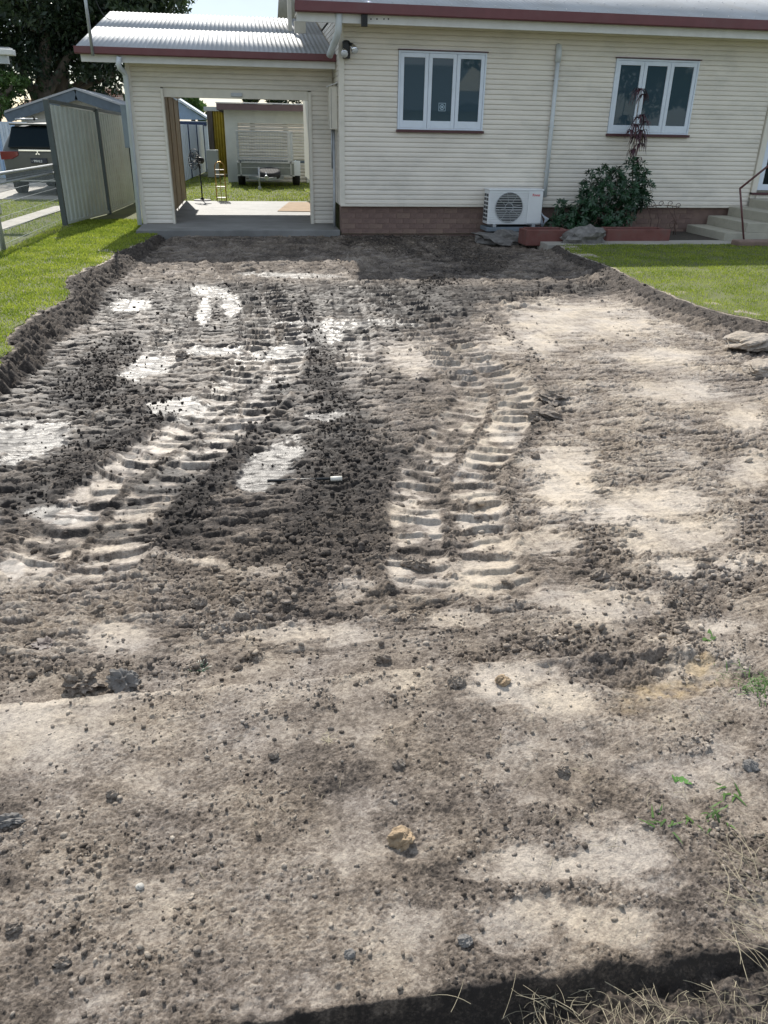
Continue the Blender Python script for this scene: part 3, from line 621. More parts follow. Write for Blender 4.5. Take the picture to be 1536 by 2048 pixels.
# ================================================================ HOUSE
PITCH = .0735; YW = 14.0
def board(x0, x1, z, yw, name, parent, m, h=PITCH):
    # chamfered weatherboard: rounded face, undercut lower edge
    pr = [(yw-.004, z+.001), (yw-.015, z+.0035), (yw-.0185, z+.012), (yw-.017, z+h*.6), (yw-.010, z+h*.86), (yw-.003, z+h-.001), (yw+.008, z+h-.001), (yw+.008, z+.001)]
    b = MB(); b.prism(pr, 'x', x0, x1); o = b.build(name, m, parent)
    for i, p in enumerate(o.data.polygons): p.use_smooth = False
    return o
def corrugated(name, x0, x1, ya, za, yb, zb_, m, parent, pitch=.076, amp=.0055, lift=0):
    n = int((x1-x0)/pitch*8); xs = np.linspace(x0, x1, n); V = []
    off = amp*np.cos(2*math.pi*xs/pitch)
    for y, z in ((ya, za), (yb, zb_)): V.append(np.stack([xs, np.full(n, y), z+lift+off], 1))
    for y, z in ((ya, za), (yb, zb_)): V.append(np.stack([xs, np.full(n, y), z+lift+off-.002], 1))
    V = np.concatenate(V); i = np.arange(n-1)
    q = np.concatenate([np.stack([i, i+1, n+i+1, n+i], 1), np.stack([2*n+i, 3*n+i, 3*n+i+1, 2*n+i+1], 1), np.stack([i, 2*n+i, 2*n+i+1, i+1], 1)])
    return link(name, npmesh(name, V, q, m, True), parent)
def screws(name, x0, x1, pts, parent, step=.228):
    b = MB()
    for (y, z) in pts:
        x = x0+.076
        while x < x1: b.tube([(x, y, z+.008), (x, y-.002, z+.019)], [.011, .006], 6); x += step
    return tag(b.build(name, Mt['galv'], parent), kind='stuff')
house = empty('house', (5.5, 14, -.1), 'cream weatherboard house with maroon gutter and two white windows', 'house')
w = MB(); w.box(1.50, 9.06, 14.01, 23.5, .33, 3.22); w.box(9.06, 10.1, 14.09, 23.5, .45, 3.22); w.box(10.1, 14, 14.01, 23.5, .33, 3.22); w.build('wall', Mt['trim'], house)
WIN = ((2.432, 3.878, 1.525, 2.650), (6.098, 7.585, 1.522, 2.640))
z = .375; k = 0
while z < 3.02:
    segs = [(1.56, 9.0)]
    for x0, x1, z0, z1 in WIN:
        if z+PITCH*.6 > z0-.02 and z+PITCH*.4 < z1+.01:
            a, b = segs.pop(); segs += [(a, x0-.005), (x1+.005, b)]
    for a, b in segs: board(a, b, z, YW, 'weatherboard', house, Mt['board'])
    board(10.2, 13.9, z, YW, 'weatherboard', house, Mt['board'])
    z += PITCH
t = MB(); t.box(1.47, 1.56, 13.965, 14.05, .36, 3.05); t.build('corner_trim', Mt['trim'], house, bevel=.006)
t = MB(); t.box(1.48, 9.02, 13.955, 14.02, .335, .372); t.build('base_trim', Mt['trim'], house, bevel=.005)
# side wall boards facing the garage roof and the gap
b = MB(); z = .375
while z < 3.1:
    b.prism([(1.497, z+.002), (1.484, z+.005), (1.490, z+PITCH-.001), (1.497, z+PITCH-.001)], 'y', 14.06, 18.5); z += PITCH
b.build('side_weatherboards', Mt['board'], house)
# bricks under the boards
bx = [1.50+.24*i for i in range(27)]
bmesh_cache = {}
def brick(x, z, L_, m, parent, y=14.03):
    key = (round(L_, 3), m)
    if key not in bmesh_cache:
        q = MB(); q.box(0, L_, 0, .09, 0, .076); bmesh_cache[key] = q.mesh('brick', Mt[m])
    o = bpy.data.objects.new('brick', bmesh_cache[key]); COL.objects.link(o); o.parent = parent
    o.location = Vector((x, y+rs.uniform(-.003, .003), z))-parent.location; return o
for r in range(6):
    z = -.20+.0865*r; x = 1.505-(.12 if r % 2 else 0)
    while x < 7.95:
        x0 = max(x, 1.505); L_ = min(x+.23, 8.0)-x0
        if L_ > .04: brick(x0, z, L_, 'brick2' if rs.rand() < .3 else 'brick', house)
        x += .24
m_ = MB(); m_.box(1.50, 14, 14.037, 14.3, -.35, .334); m_.build('mortar_bed', Mt['mortar'], house)
# windows
def window(x0, x1, z0, z1, parent, sticker=False):
    f = MB(); ya, yb_ = 13.960, 14.02; c = .028
    f.box(x0, x0+c, ya, yb_, z0, z1); f.box(x1-c, x1, ya, yb_, z0, z1); f.box(x0+c, x1-c, ya, yb_, z1-c, z1); f.box(x0+c, x1-c, ya, yb_, z0, z0+c*.9)
    fr = f.build('window', Mt['white'], parent, bevel=.003)
    s = MB(); s.box(x0-.02, x1+.02, 13.925, 14.01, z0-.040, z0-.004); s.build('sill', Mt['sill'], fr)
    hd = MB(); hd.box(x0-.015, x1+.015, 13.935, 14.01, z1+.003, z1+.016); hd.build('head_flashing', Mt['sill'], fr)
    n = 3; w_ = (x1-x0-2*c)/n
    for i in range(n):
        a = x0+c+w_*i+.003; b_ = a+w_-.006; st, tr, br_ = .058, .062, .105; q = MB(); y0, y1 = 13.968, 14.0
        q.box(a, a+st, y0, y1, z0+c, z1-c-.003); q.box(b_-st, b_, y0, y1, z0+c, z1-c-.003)
        q.box(a+st, b_-st, y0, y1, z1-c-.003-tr, z1-c-.003); q.box(a+st, b_-st, y0, y1, z0+c, z0+c+br_)
        q.build('sash', Mt['white'], fr, bevel=.003)
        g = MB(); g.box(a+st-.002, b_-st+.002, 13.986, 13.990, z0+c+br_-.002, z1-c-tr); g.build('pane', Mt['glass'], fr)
        if sticker and i == 1:
            cx = (a+b_)/2+.02; cz = z0+.34; k_ = MB()
            for sx, sz, ex_, ez in ((-.06,-.06,.06,-.052),(-.06,.052,.06,.06),(-.06,-.052,-.052,.052),(.052,-.052,.06,.052)): k_.box(cx+sx, cx+ex_, 13.9835, 13.985, cz+sz, cz+ez)
            for R0, R1 in ((.030, .042), (.0, .018)):
                for j in range(20):
                    t0, t1 = 2*math.pi*j/20, 2*math.pi*(j+1)/20
                    k_.add([(cx+R0*math.cos(t0), 13.984, cz+R0*math.sin(t0)), (cx+R1*math.cos(t0), 13.984, cz+R1*math.sin(t0)), (cx+R1*math.cos(t1), 13.984, cz+R1*math.sin(t1)), (cx+R0*math.cos(t1), 13.984, cz+R0*math.sin(t1))], [(0,1,2,3)])
            k_.build('sticker', Mt['signpaper'], fr)
    return fr
window(*WIN[0], house, True); window(*WIN[1], house)
# eave: soffit, fascia, gutter, roof
def gutter(name, x0, x1, yf_, z0, z1, parent):
    pr = [(yf_, z0+.012), (yf_+.012, z0), (yf_+.11, z0), (yf_+.11, z1-.03), (yf_+.105, z1-.03), (yf_+.105, z0+.006), (yf_+.016, z0+.006), (yf_+.006, z0+.016), (yf_+.006, z1-.016), (yf_+.016, z1-.008), (yf_+.016, z1), (yf_, z1)]
    g = MB(); g.prism(pr, 'x', x0, x1); return g.build(name, Mt['maroon'], parent)
t = MB(); t.box(.80, 14, 13.515, 13.54, 2.935, 3.10); t.build('fascia', Mt['fascia'], house, bevel=.003)
t = MB(); t.box(.80, 14, 13.541, 14.0, 3.035, 3.05); t.build('soffit', Mt['trim'], house)
gutter('gutter', .775, 14.05, 13.40, 3.05, 3.190, house)
rp = math.tan(math.radians(15)); YR = 18.2
corrugated('roof_sheet', .80, 14, 13.42, 3.185, 15.9, 3.185+2.48*rp, Mt['roof'], house)
corrugated('roof_sheet', .80, 14, 15.8, 3.185+2.38*rp, YR, 3.185+(YR-13.42)*rp, Mt['roof'], house, lift=.012)
screws('roof_screw', .80, 14, [(13.55+.75*i, 3.185+(.13+.75*i)*rp) for i in range(6)], house)
t = MB(); t.prism([(13.5, 3.08), (YR, 3.08+(YR-13.5)*rp), (23.4, 3.1), (23.4, 3.05), (13.5, 3.05)], 'x', 1.5, 13.9); t.build('gable', Mt['board'], house)
t = MB(); t.prism([(YR, 3.17+(YR-13.42)*rp), (YR, 3.185+(YR-13.42)*rp), (23.6, 3.0), (23.6, 2.985)], 'x', .8, 14); t.build('rear_roof', Mt['roof'], house)
p0 = D(578, 20, 17.0); t = MB(); t.box(p0.x-.03, p0.x+.04, 16.9, 17.0, 3.0, 4.6); t.build('vent_stack', Mt['trim'], house)
p0 = D(597, 24, 15.2); t = MB(); t.box(.86, 1.05, 15.2, 15.3, 2.95, 3.12); t.build('bargeboard', Mt['trim'], house)
t = MB(); t.tube([D(678,26,13.50), D(677,60,13.56), D(674,72,13.62), D(663,100,13.98), D(659,112,14.05)], .052, 12); t.build('downpipe', Mt['pipe'], house)
dpx = 5.07; a = D(1116, 122, 13.93); b_ = D(1089, 394, 13.93)
t = MB(); t.tube([(a.x, 13.93, a.z+.02), (b_.x, 13.93, b_.z)], .036, 10); t.tube([(a.x, 13.93, a.z-.02), (a.x, 13.93, a.z+.14), (a.x, 13.96, a.z+.20), (a.x, 14.0, a.z+.21)], .048, 12)
for zz in (.9, 1.6, 2.3): t.box(5.075-.045, 5.075+.045, 13.91, 13.985, zz, zz+.02)
t.build('downpipe', Mt['pipe'], house)
a, b_ = D(723, 30, 13.46), D(735, 53, 13.46); t = MB()
for i in range(4):
    xx = a.x+(b_.x-a.x)*(i+.15)/4; t.box(xx, xx+(b_.x-a.x)*.19, 13.44, 13.50, b_.z, a.z+.02)
t.box(a.x, b_.x, 13.47, 13.51, b_.z, a.z+.02); t.build('wall_vent', Mt['black'], house)
t = MB()
for px in (742, 754, 768, 777): p = D(px, 38, 13.51); t.tube([(p.x, 13.512, p.z), (p.x, 13.517, p.z)], .011, 8)
t.build('fascia_hole', Mt['black'], house)
# front door with screen
t = MB(); t.box(9.02, 9.12, 13.95, 14.05, .50, 2.85); t.box(9.12, 10.05, 13.95, 14.05, 2.72, 2.85); t.box(10.05, 10.15, 13.95, 14.05, .5, 2.85); t.box(9.12, 10.05, 13.93, 14.05, .50, .56)
dr = t.build('door_frame', Mt['trim'], house, bevel=.004)
t = MB(); t.box(9.13, 9.22, 13.975, 14.01, .64, 2.7); t.box(9.96, 10.04, 13.975, 14.01, .64, 2.7); t.box(9.22, 9.96, 13.975, 14.01, .64, .74); t.box(9.22, 9.96, 13.975, 14.01, 2.6, 2.7); t.build('screen_door', Mt['white'], dr)
t = MB(); t.box(9.20, 9.98, 13.985, 14.0, .70, 2.65); t.build('door_screen', Mt['carglass'], dr)
t = MB(); t.box(9.145, 9.19, 13.95, 13.976, 1.55, 1.80); t.bar((9.17,13.945,1.70), (9.27,13.93,1.70), .02); t.build('door_latch', Mt['black'], dr)
t = MB(); t.box(9.02, 10.15, 13.90, 14.0, .565, .60); t.build('door_step_strip', Mt['sill'], dr)
# steps (going up to the right, to a landing)
st = empty('front_steps', (8.6, 13.4, -.1), 'cream concrete steps rising to the front door behind a maroon handrail', 'steps')
for i, (x0, zt) in enumerate(((7.86, .055), (8.24, .21), (8.62, .365), (9.0, .50))):
    t = MB(); t.box(x0, 11.2 if i == 3 else 11.2, 12.66+.002*i, 13.94-.002*i, -.3 if i == 0 else zt-.16, zt); t.build('step', Mt['step'], st, bevel=.012)
hr = empty('handrail', (8.25, 12.6, -.1), 'thin maroon steel handrail beside the front steps', 'handrail')
p1 = Vector((8.20, 12.58, -.12)); zt = D(1480, 377, 12.58); t = MB(); t.tube([(8.20+.0, 12.58, -.12), (zt.x, 12.58, zt.z)], .016, 8); t.build('post', Mt['rail'], hr)
pe = D(1536, 332, 12.58); d_ = Vector((pe.x-zt.x, 0, pe.z-zt.z))
t = MB(); t.tube([(zt.x, 12.58, zt.z), (zt.x+d_.x*2.4, 12.58, zt.z+d_.z*2.4)], .018, 8); t.build('rail', Mt['rail'], hr)
q_ = Vector((zt.x+d_.x*2.4, 12.58, zt.z+d_.z*2.4)); t = MB(); t.tube([q_, (q_.x, 12.58, .3)], .016, 8); t.build('post', Mt['rail'], hr)

# ---- things fixed to the house
fl = empty('floodlight', D(692, 90, 13.95), 'black twin floodlight with two clear lamps on the house corner', 'floodlight')
t = MB(); p = D(693, 92, 13.92); t.box(p.x-.06, p.x+.05, 13.86, 13.965, p.z-.17, p.z+.04); t.ball((p.x-.005, 13.91, p.z+.045), (.065, .05, .035)); t.build('sensor_body', Mt['black'], fl, bevel=.01)
t = MB(); q = D(707, 93, 13.80); t.tube([(p.x, 13.90, p.z+.04), (p.x+.09, 13.84, p.z+.01), q], .022, 8); q2 = D(686, 104, 13.74); t.tube([(p.x-.03, 13.88, p.z-.08), q2], .022, 8); t.build('arm', Mt['black'], fl)
for (c, d) in ((D(709, 99, 13.74), Vector((.35, -.5, -.8))), (D(689, 106, 13.70), Vector((-.05, -.7, -.7)))):
    d.normalize(); t = MB(); t.tube([c-d*.07, c-d*.03, c+d*.02], [.028, .045, .058], 14); t.build('lamp_head', Mt['chrome'], fl)
    t = MB(); t.tube([c+d*.02, c+d*.045, c+d*.058], [.057, .045, .015], 14); t.build('lamp_glass', Mt['lamp'], fl)
mb = empty('meter_box', (1.39, 14.35, 1.5), 'tall cream electricity meter box beside the garage opening', 'meter box')
a, b_ = D(659, 172, 14.35), D(677, 259, 14.35)
t = MB(); t.box(a.x, 1.482, 14.35, 14.62, b_.z, a.z); t.build('case', Mt['trim'], mb, bevel=.006)
t = MB(); t.prism([(a.x-.03, a.z-.01), (1.482, a.z+.045), (1.482, a.z+.06), (a.x-.03, a.z+.005)], 'y', 14.31, 14.64); t.build('cover', Mt['fascia'], mb)
t = MB(); t.box(a.x+.022, a.x+.026, 14.346, 14.35, b_.z+.02, a.z-.03); t.build('seam', Mt['black'], mb)
t = MB(); t.tube([D(668, 259, 14.5), (1.43, 14.5, .2), (1.43, 14.5, -.05)], .022, 8); t.tube([(1.40, 14.5, b_.z), (1.40, 14.5, .9)], .014, 6); t.build('conduit', Mt['galv'], mb)

# ================================================================ GARAGE
gar = empty('garage', (-.2, 15, -.05), 'open cream garage attached to the left of the house, roller door up', 'garage')
YG = 15.0; zlo = -.045; nrow = 34; z = zlo
while z < 2.40:
    if z < 2.06:
        board(-1.86, -1.405, z, YG, 'weatherboard', gar, Mt['board']); board(1.10, 1.462, z, YG, 'weatherboard', gar, Mt['board'])
    else: board(-1.86, 1.462, z, YG, 'weatherboard', gar, Mt['board'])
    z += PITCH
t = MB(); t.box(-1.93, -1.86, 14.965, 15.05, -.05, 2.46); t.build('corner_trim', Mt['trim'], gar, bevel=.005)
t = MB(); t.box(-1.405, -1.365, 14.955, 15.12, -.05, 2.07); t.build('door_jamb', Mt['trim'], gar, bevel=.004)
t = MB(); t.box(1.045, 1.10, 14.955, 15.12, -.05, 2.07); t.build('door_jamb', Mt['trim'], gar, bevel=.004)
t = MB(); t.box(-1.365, 1.045, 15.02, 15.12, 1.945, 2.12); t.build('door_header', Mt['trim'], gar, bevel=.004)
p = D(474, 190, 15.0); t = MB(); t.box(p.x-.10, p.x+.09, 14.99, 15.02, p.z-.025, p.z+.03); t.build('latch_plate', Mt['galv'], gar, bevel=.004)
t = MB(); t.tube([(-1.40, 15.35, 2.22), (1.08, 15.35, 2.22)], .17, 16); t.build('roller_door_drum', Mt['rollerdoor'], gar)
t = MB(); t.box(-1.90, -1.405, 15.012, 15.1, -.05, 2.45); t.box(1.10, 1.47, 15.012, 15.1, -.05, 2.45); t.box(-1.405, 1.10, 15.125, 15.14, 2.0, 2.45); t.build('wall_frame', Mt['stud'], gar)
t = MB(); t.box(-1.93, -1.90, 15.1, 19.9, -.05, 2.5); t.build('side_wall', Mt['board'], gar)
for i in range(4):
    t = MB(); t.box(-1.53, -1.52, 15.14+1.19*i, 15.14+1.19*i+1.17, .0, 2.08-.02*i); t.build('lining_board', Mt['hardboard'], gar)
for i in range(5):
    t = MB(); yy = 15.12+1.19*i; t.box(-1.518, -1.506, yy-.02, yy+.025, -.05, 2.05); t.build('stud', Mt['stud'], gar)
t = MB(); t.box(-1.53, -1.45, 15.1, 19.9, 2.06, 2.13); t.build('top_plate', Mt['stud'], gar)
gp = math.tan(math.radians(12.4)); YGR = 18.7
t = MB(); t.box(-2.53, 1.478, 14.56, 14.582, 2.395, 2.505); t.build('fascia', Mt['fascia'], gar, bevel=.003)
t = MB(); t.box(-2.50, 1.478, 14.585, 15.0, 2.44, 2.452); t.build('soffit', Mt['trim'], gar)
gutter('gutter', -2.60, 1.476, 14.45, 2.497, 2.600, gar)
ym = 16.6; corrugated('roof_sheet', -2.57, 1.470, 14.47, 2.598, ym+.1, 2.598+(ym+.1-14.47)*gp, Mt['roof'], gar)
corrugated('roof_sheet', -2.57, 1.470, ym, 2.598+(ym-14.47)*gp, YGR, 2.598+(YGR-14.47)*gp, Mt['roof'], gar, lift=.002)
screws('roof_screw', -2.57, 1.47, [(15.25, 2.598+.78*gp), (16.9, 2.598+2.43*gp+.014)], gar)
t = MB(); t.prism([(YGR, 2.59+(YGR-14.47)*gp), (YGR, 2.6+(YGR-14.47)*gp), (20.1, 3.3), (20.1, 3.29)], 'x', -2.57, 1.47); t.build('rear_roof', Mt['roof'], gar)
t = MB()
for i in range(7): xx = -2.3+i*.6; t.bar((xx, 14.6, 2.50), (xx, YGR, 2.50+(YGR-14.6)*gp), .05, .09)
t.build('rafter', Mt['stud'], gar)
t = MB(); t.prism([(14.5, 2.50), (14.5, 2.59), (YGR, 2.585+(YGR-14.47)*gp), (YGR, 2.49+(YGR-14.47)*gp)], 'x', -2.575, -2.55); t.build('bargeboard', Mt['fascia'], gar)
pt = [D(238, 113, 14.52), D(237, 128, 14.53), D(240, 137, 14.6), D(248, 144, 14.85), D(251, 152, 14.9)]
t = MB(); t.tube(pt+[Vector((-1.975, 14.9, -.06))], .042, 12); t.build('downpipe', Mt['pipe_white'], gar)
gb = empty('grey_service_box', (-2.1, 15.2, 1.0), 'grey service box on the outer side wall of the garage', 'service box')
a, b_ = D(240, 209, 15.25), D(264, 296, 15.25); t = MB(); t.box(a.x, -1.935, 15.25, 15.6, b_.z, a.z); t.build('case', Mt['darkmetal'], gb, bevel=.006)
gb.children[0].data.materials[0] = mat('blue_grey_enamel', (.26,.31,.35), .5)
t = MB(); t.box(a.x+.02, -1.955, 15.242, 15.25, b_.z+.03, a.z-.03); t.build('lid', gb.children[0].data.materials[0], gb)
sm = empty('service_mast', D(186, 112, 14.5), 'thin galvanised service mast rising from the left end of the garage eave', 'mast')
a = D(186, 112, 14.44); b_ = D(171, 0, 14.44); dr_ = (b_-a); t = MB(); t.tube([a, a+dr_*1.9], .024, 8); t.build('pole', Mt['galv'], sm)
top = a+dr_*1.85
t = MB(); t.tube([top+Vector((i/12*-9, i/12*9, (i/12)*1.2-1.6*(i/12)*(1-i/12))) for i in range(13)], .008, 5); t.build('overhead_cable', Mt['black'], sm)
q = D(222, 40, 15.6); t = MB(); t.tube([top+(q-top)*(i/8)+Vector((0, 0, -.25*math.sin(math.pi*i/8))) for i in range(9)], .006, 5); t.build('overhead_cable', Mt['black'], sm)

# ---- inside and behind the garage
fan = empty('pedestal_fan', (-.98, 19.0, -.05), 'black pedestal fan standing near the back edge of the garage floor', 'fan')
p = G(405, 401, .055); fx, fy = p.x, p.y; fan.location = (fx, fy, -.05)
hd = D(390, 322, fy); t = MB(); t.tube([(fx, fy, -.05), (fx, fy, -.03)], [.21, .20], 24); t.tube([(fx, fy, -.03), (fx, fy, .02)], [.05, .03], 10); t.build('base', Mt['black'], fan)
pk = D(399, 335, fy); t = MB(); t.tube([(fx, fy, 0), (fx, fy, (pk.z)*.55)], .016, 8); t.tube([(fx, fy, pk.z*.5), (fx-.01, fy, pk.z)], .011, 8); t.build('pole', Mt['black'], fan)
fdir = Vector((-.80, -.55, .12)).normalized(); hc = D(389, 318, fy); mt_ = Vector((fx-.02, fy, hc.z-.02))
t = MB(); t.tube([mt_-fdir*.14, mt_-fdir*.10, mt_+fdir*.05], [.04, .07, .06], 12); t.bar((fx, fy, pk.z-.03), mt_, .04); t.build('motor', Mt['black'], fan)
uu = fdir.cross(Vector((0, 0, 1))).normalized(); vv = uu.cross(fdir); cc = mt_+fdir*.12
t = MB(); R1 = .225
for k in range(28):
    an = 2*math.pi*k/28; e = uu*math.cos(an)+vv*math.sin(an)
    t.tube([cc-fdir*.05+e*.05, cc-fdir*.05+e*R1*.9, cc+e*R1, cc+fdir*.05+e*R1*.8, cc+fdir*.06+e*.05], .0025, 3)
for off, rr in ((0, R1), (-.05, R1*.6), (.06, R1*.5), (.06, .05)):
    t.tube([cc+fdir*off+(uu*math.cos(2*math.pi*k/24)+vv*math.sin(2*math.pi*k/24))*rr for k in range(25)], .005, 4)
t.build('guard', Mt['black'], fan)
t = MB()
for k in range(3):
    an = 2*math.pi*k/3+.4; e1 = uu*math.cos(an)+vv*math.sin(an); e2 = uu*math.cos(an+.75)+vv*math.sin(an+.75)
    t.add([cc+e1*.03, cc+e1*.19+fdir*.015, cc+(e1+e2).normalized()*.2, cc+e2*.17-fdir*.02, cc+e2*.03], [(0,1,2,3,4)])
t.build('blades', Mt['darkmetal'], fan)
ps = empty('plant_stand', (-.55, 19.3, -.05), 'tall arched brass wire plant stand with shelves at the edge of the backyard lawn', 'plant stand')
a = G(434, 402, .055); b_ = G(453, 401, .055); wS = b_.x-a.x; zt = D(441, 324, a.y).z; cx = (a.x+b_.x)/2; yS = a.y
for dy in (0, .22):
    for sx in (-1, 1):
        t = MB(); t.tube([(cx+sx*wS/2, yS+dy, -.05), (cx+sx*wS/2, yS+dy, zt-wS/2)]+[(cx+sx*wS/2*math.cos(a_), yS+dy, zt-wS/2+wS/2*math.sin(a_)) for a_ in (.4, .8, 1.2, 1.571)], .009, 6); t.build('frame_wire', Mt['gold'], ps)
for vpx in (340, 350, 374, 396):
    zz = D(441, vpx, yS).z; t = MB(); t.box(cx-wS/2, cx+wS/2, yS, yS+.22, zz-.006, zz+.006); t.build('shelf', Mt['trim'], ps)
t = MB(); t.tube([(cx, yS, -.05), (cx, yS, zt-.03)], .006, 6); t.build('frame_wire', Mt['gold'], ps)
a, b_, c_, d_ = G(555, 423, .056), G(640, 424, .056), G(640, 405, .056), G(578, 405, .056)
t = MB(); t.add([(p.x, p.y, zz) for zz in (-.049, -.037) for p in (a, b_, c_, d_)], [(3,2,1,0),(4,5,6,7),(0,1,5,4),(1,2,6,5),(2,3,7,6),(3,0,4,7)])
tag(t.build('cardboard_sheet', Mt['cardboard']), 'flattened brown cardboard lying on the garage floor', 'cardboard')
# backyard shed
YS = 28.0
a = D(447, 216, YS); b_ = D(456, 357, YS); xr = D(618, 210, YS).x+3
sh = empty('backyard_shed', (1, YS, -.1), 'cream rendered backyard shed with ivory roller door behind the trailer', 'shed')
dl, dt, drr = D(475, 245, YS), D(475, 246, YS).z, D(611, 250, YS).x
xl0 = (a.x+b_.x)/2
t = MB(); t.box(xl0, dl.x, YS, YS+.15, -.3, a.z); t.box(dl.x, drr, YS, YS+.15, dt, a.z); t.box(drr, xr, YS, YS+.15, -.3, a.z); t.box(xl0, xl0+.15, YS+.15, YS+6, -.3, a.z); t.build('wall', Mt['render'], sh)
nsl = 18
for i in range(nsl):
    z0 = -.1+(dt+.1)*i/nsl; z1 = -.1+(dt+.1)*(i+1)/nsl; t = MB(); t.prism([(YS+.07, z0+.003), (YS+.045, z0+.03), (YS+.045, z1-.03), (YS+.07, z1-.003), (YS+.09, z1-.003), (YS+.09, z0+.003)], 'x', dl.x, drr)
    o = t.build('door_slat', Mt['rollerdoor'] if i not in (6,) else Mt['darkmetal'], sh)
f1, f2 = D(432, 206, YS-.4), D(432, 219, YS-.4)
t = MB(); t.box(f1.x, xr, YS-.4, YS-.33, f2.z, f1.z); t.box(f1.x, f1.x+.06, YS-.33, YS+6, f2.z, f1.z); t.build('fascia', mat('brown_maroon_fascia', (.12,.075,.075), .5), sh)
t = MB(); t.prism([(YS-.42, f1.z+.002), (YS-.42, f1.z+.03), (YS+6, f1.z+.2), (YS+6, f1.z+.17)], 'x', f1.x-.02, xr); t.build('roof', Mt['roof'], sh)
# box trailer with cage
YT = 25.6
tr = empty('box_trailer', (.6, YT, -.1), 'grey box trailer with mesh cage parked in front of the shed', 'trailer')
a, b_ = D(474, 323, YT), D(589, 353, YT); x0, x1, zt_, zb_2 = a.x, b_.x, a.z, b_.z
t = MB(); t.box(x0, x1, YT, YT+.04, zb_2, zt_); t.box(x0, x0+.04, YT+.04, YT+2.1, zb_2, zt_); t.box(x1-.04, x1, YT+.04, YT+2.1, zb_2, zt_); t.box(x0, x1, YT+.04, YT+2.1, zb_2, zb_2+.04); t.box(x0, x1, YT+2.06, YT+2.1, zb_2, zt_)
t.build('tray', Mt['trailer'], tr, bevel=.006)
t = MB(); t.box(x0-.01, x1+.01, YT-.02, YT, zt_-.04, zt_); t.box(x0+.1, x1-.1, YT-.012, YT, zt_-.17, zt_-.15); t.box(x0-.01, x1+.01, YT-.02, YT, zb_2, zb_2+.04)
for xx in (x0+.08, x1-.12): t.box(xx, xx+.04, YT-.02, YT, zb_2, zt_)
t.build('pressed_ribs', Mt['galv'], tr)
ct = D(480, 262, YT).z; t = MB()
for yy in (YT+.03, YT+2.05):
    t.bar((x0+.03, yy, zt_), (x0+.03, yy, ct), .035); t.bar((x1-.03, yy, zt_), (x1-.03, yy, ct), .035); t.bar((x0+.03, yy, ct), (x1-.03, yy, ct), .035); t.bar((x0+.03, yy, zt_+.06), (x1-.03, yy, zt_+.06), .03)
for xx in (x0+.03, x1-.03): t.bar((xx, YT, ct), (xx, YT+2.08, ct), .035)
t.bar((x1-.14, YT+.02, zt_), (x1-.14, YT+.02, ct), .09, .02); t.build('cage_frame', Mt['galv'], tr)
t = MB()
for i in range(1, 22): xx = x0+(x1-x0)*i/22; t.bar((xx, YT+.03, zt_), (xx, YT+.03, ct), .005)
for i in range(1, 14): zz = zt_+(ct-zt_)*i/14; t.bar((x0, YT+.03, zz), (x1, YT+.03, zz), .005); t.bar((x0+.03, YT, zz), (x0+.03, YT+2.05, zz), .006); t.bar((x1-.03, YT, zz), (x1-.03, YT+2.05, zz), .006)
for i in range(1, 20): yy = YT+2.05*i/20; t.bar((x0+.03, yy, zt_), (x0+.03, yy, ct), .006); t.bar((x1-.03, yy, zt_), (x1-.03, yy, ct), .006)
t.build('cage_mesh', Mt['wire'], tr)
for xx in (x0+.10, x1+.10):
    wc = Vector((xx, YT+1.0, .21)); t = MB(); t.tube([wc-Vector((.11,0,0)), wc-Vector((.09,0,0)), wc+Vector((.09,0,0)), wc+Vector((.11,0,0))], [.27, .31, .31, .27], 22); wo_ = t.build('wheel', Mt['rubber'], tr)
    t = MB(); t.tube([wc-Vector((.115,0,0)), wc+Vector((.115,0,0))], .17, 16); t.build('rim', Mt['galv'], wo_)
    t = MB(); t.tube([(xx, YT+.62, .30)]+[(xx, YT+1-.4*math.cos(a_), .24+.36*math.sin(a_)) for a_ in (.5, 1.0, 1.57, 2.1, 2.6)]+[(xx, YT+1.38, .30)], .03, 6)
    t.box(xx-.1, xx+.12, YT+.58, YT+.62, .2, .62); t.build('mudguard', Mt['whitefence'] if xx > x0+.5 else Mt['trailer'], tr)
t = MB(); cxT = D(532, 350, YT-.9).x; t.bar((x0+.35, YT, zb_2-.04), (cxT, YT-1.25, zb_2-.02), .06, .08); t.bar((x1-.35, YT, zb_2-.04), (cxT, YT-1.25, zb_2-.02), .06, .08); t.build('drawbar', Mt['trailer'], tr)
t = MB(); t.tube([(cxT, YT-1.2, zb_2+.02), (cxT, YT-1.35, zb_2+.05), (cxT, YT-1.5, zb_2+.03)], [.05, .05, .06], 10); t.tube([(cxT, YT-1.3, zb_2+.05), (cxT, YT-1.25, zb_2+.17)], .015, 6); t.build('coupling', Mt['galv'], tr)
t = MB(); t.tube([(cxT-.2, YT-1.0, -.08), (cxT-.2, YT-1.0, zb_2+.28)], .025, 8); t.tube([(cxT-.2, YT-1.03, -.05), (cxT-.2, YT-.97, -.05)], .05, 10); t.tube([(cxT-.2, YT-1.0, zb_2+.28), (cxT-.2, YT-1.12, zb_2+.30)], .012, 6); t.build('jockey_wheel', Mt['galv'], tr)
t = MB(); c = Vector((cxT+.12, YT-.35, zb_2+.10)); ax_ = Vector((0,-.28,1)).normalized(); t.tube([c-ax_*.10, c-ax_*.08, c+ax_*.07, c+ax_*.09], [.25,.32,.32,.26], 24); t.build('spare_wheel', Mt['rubber'], tr)
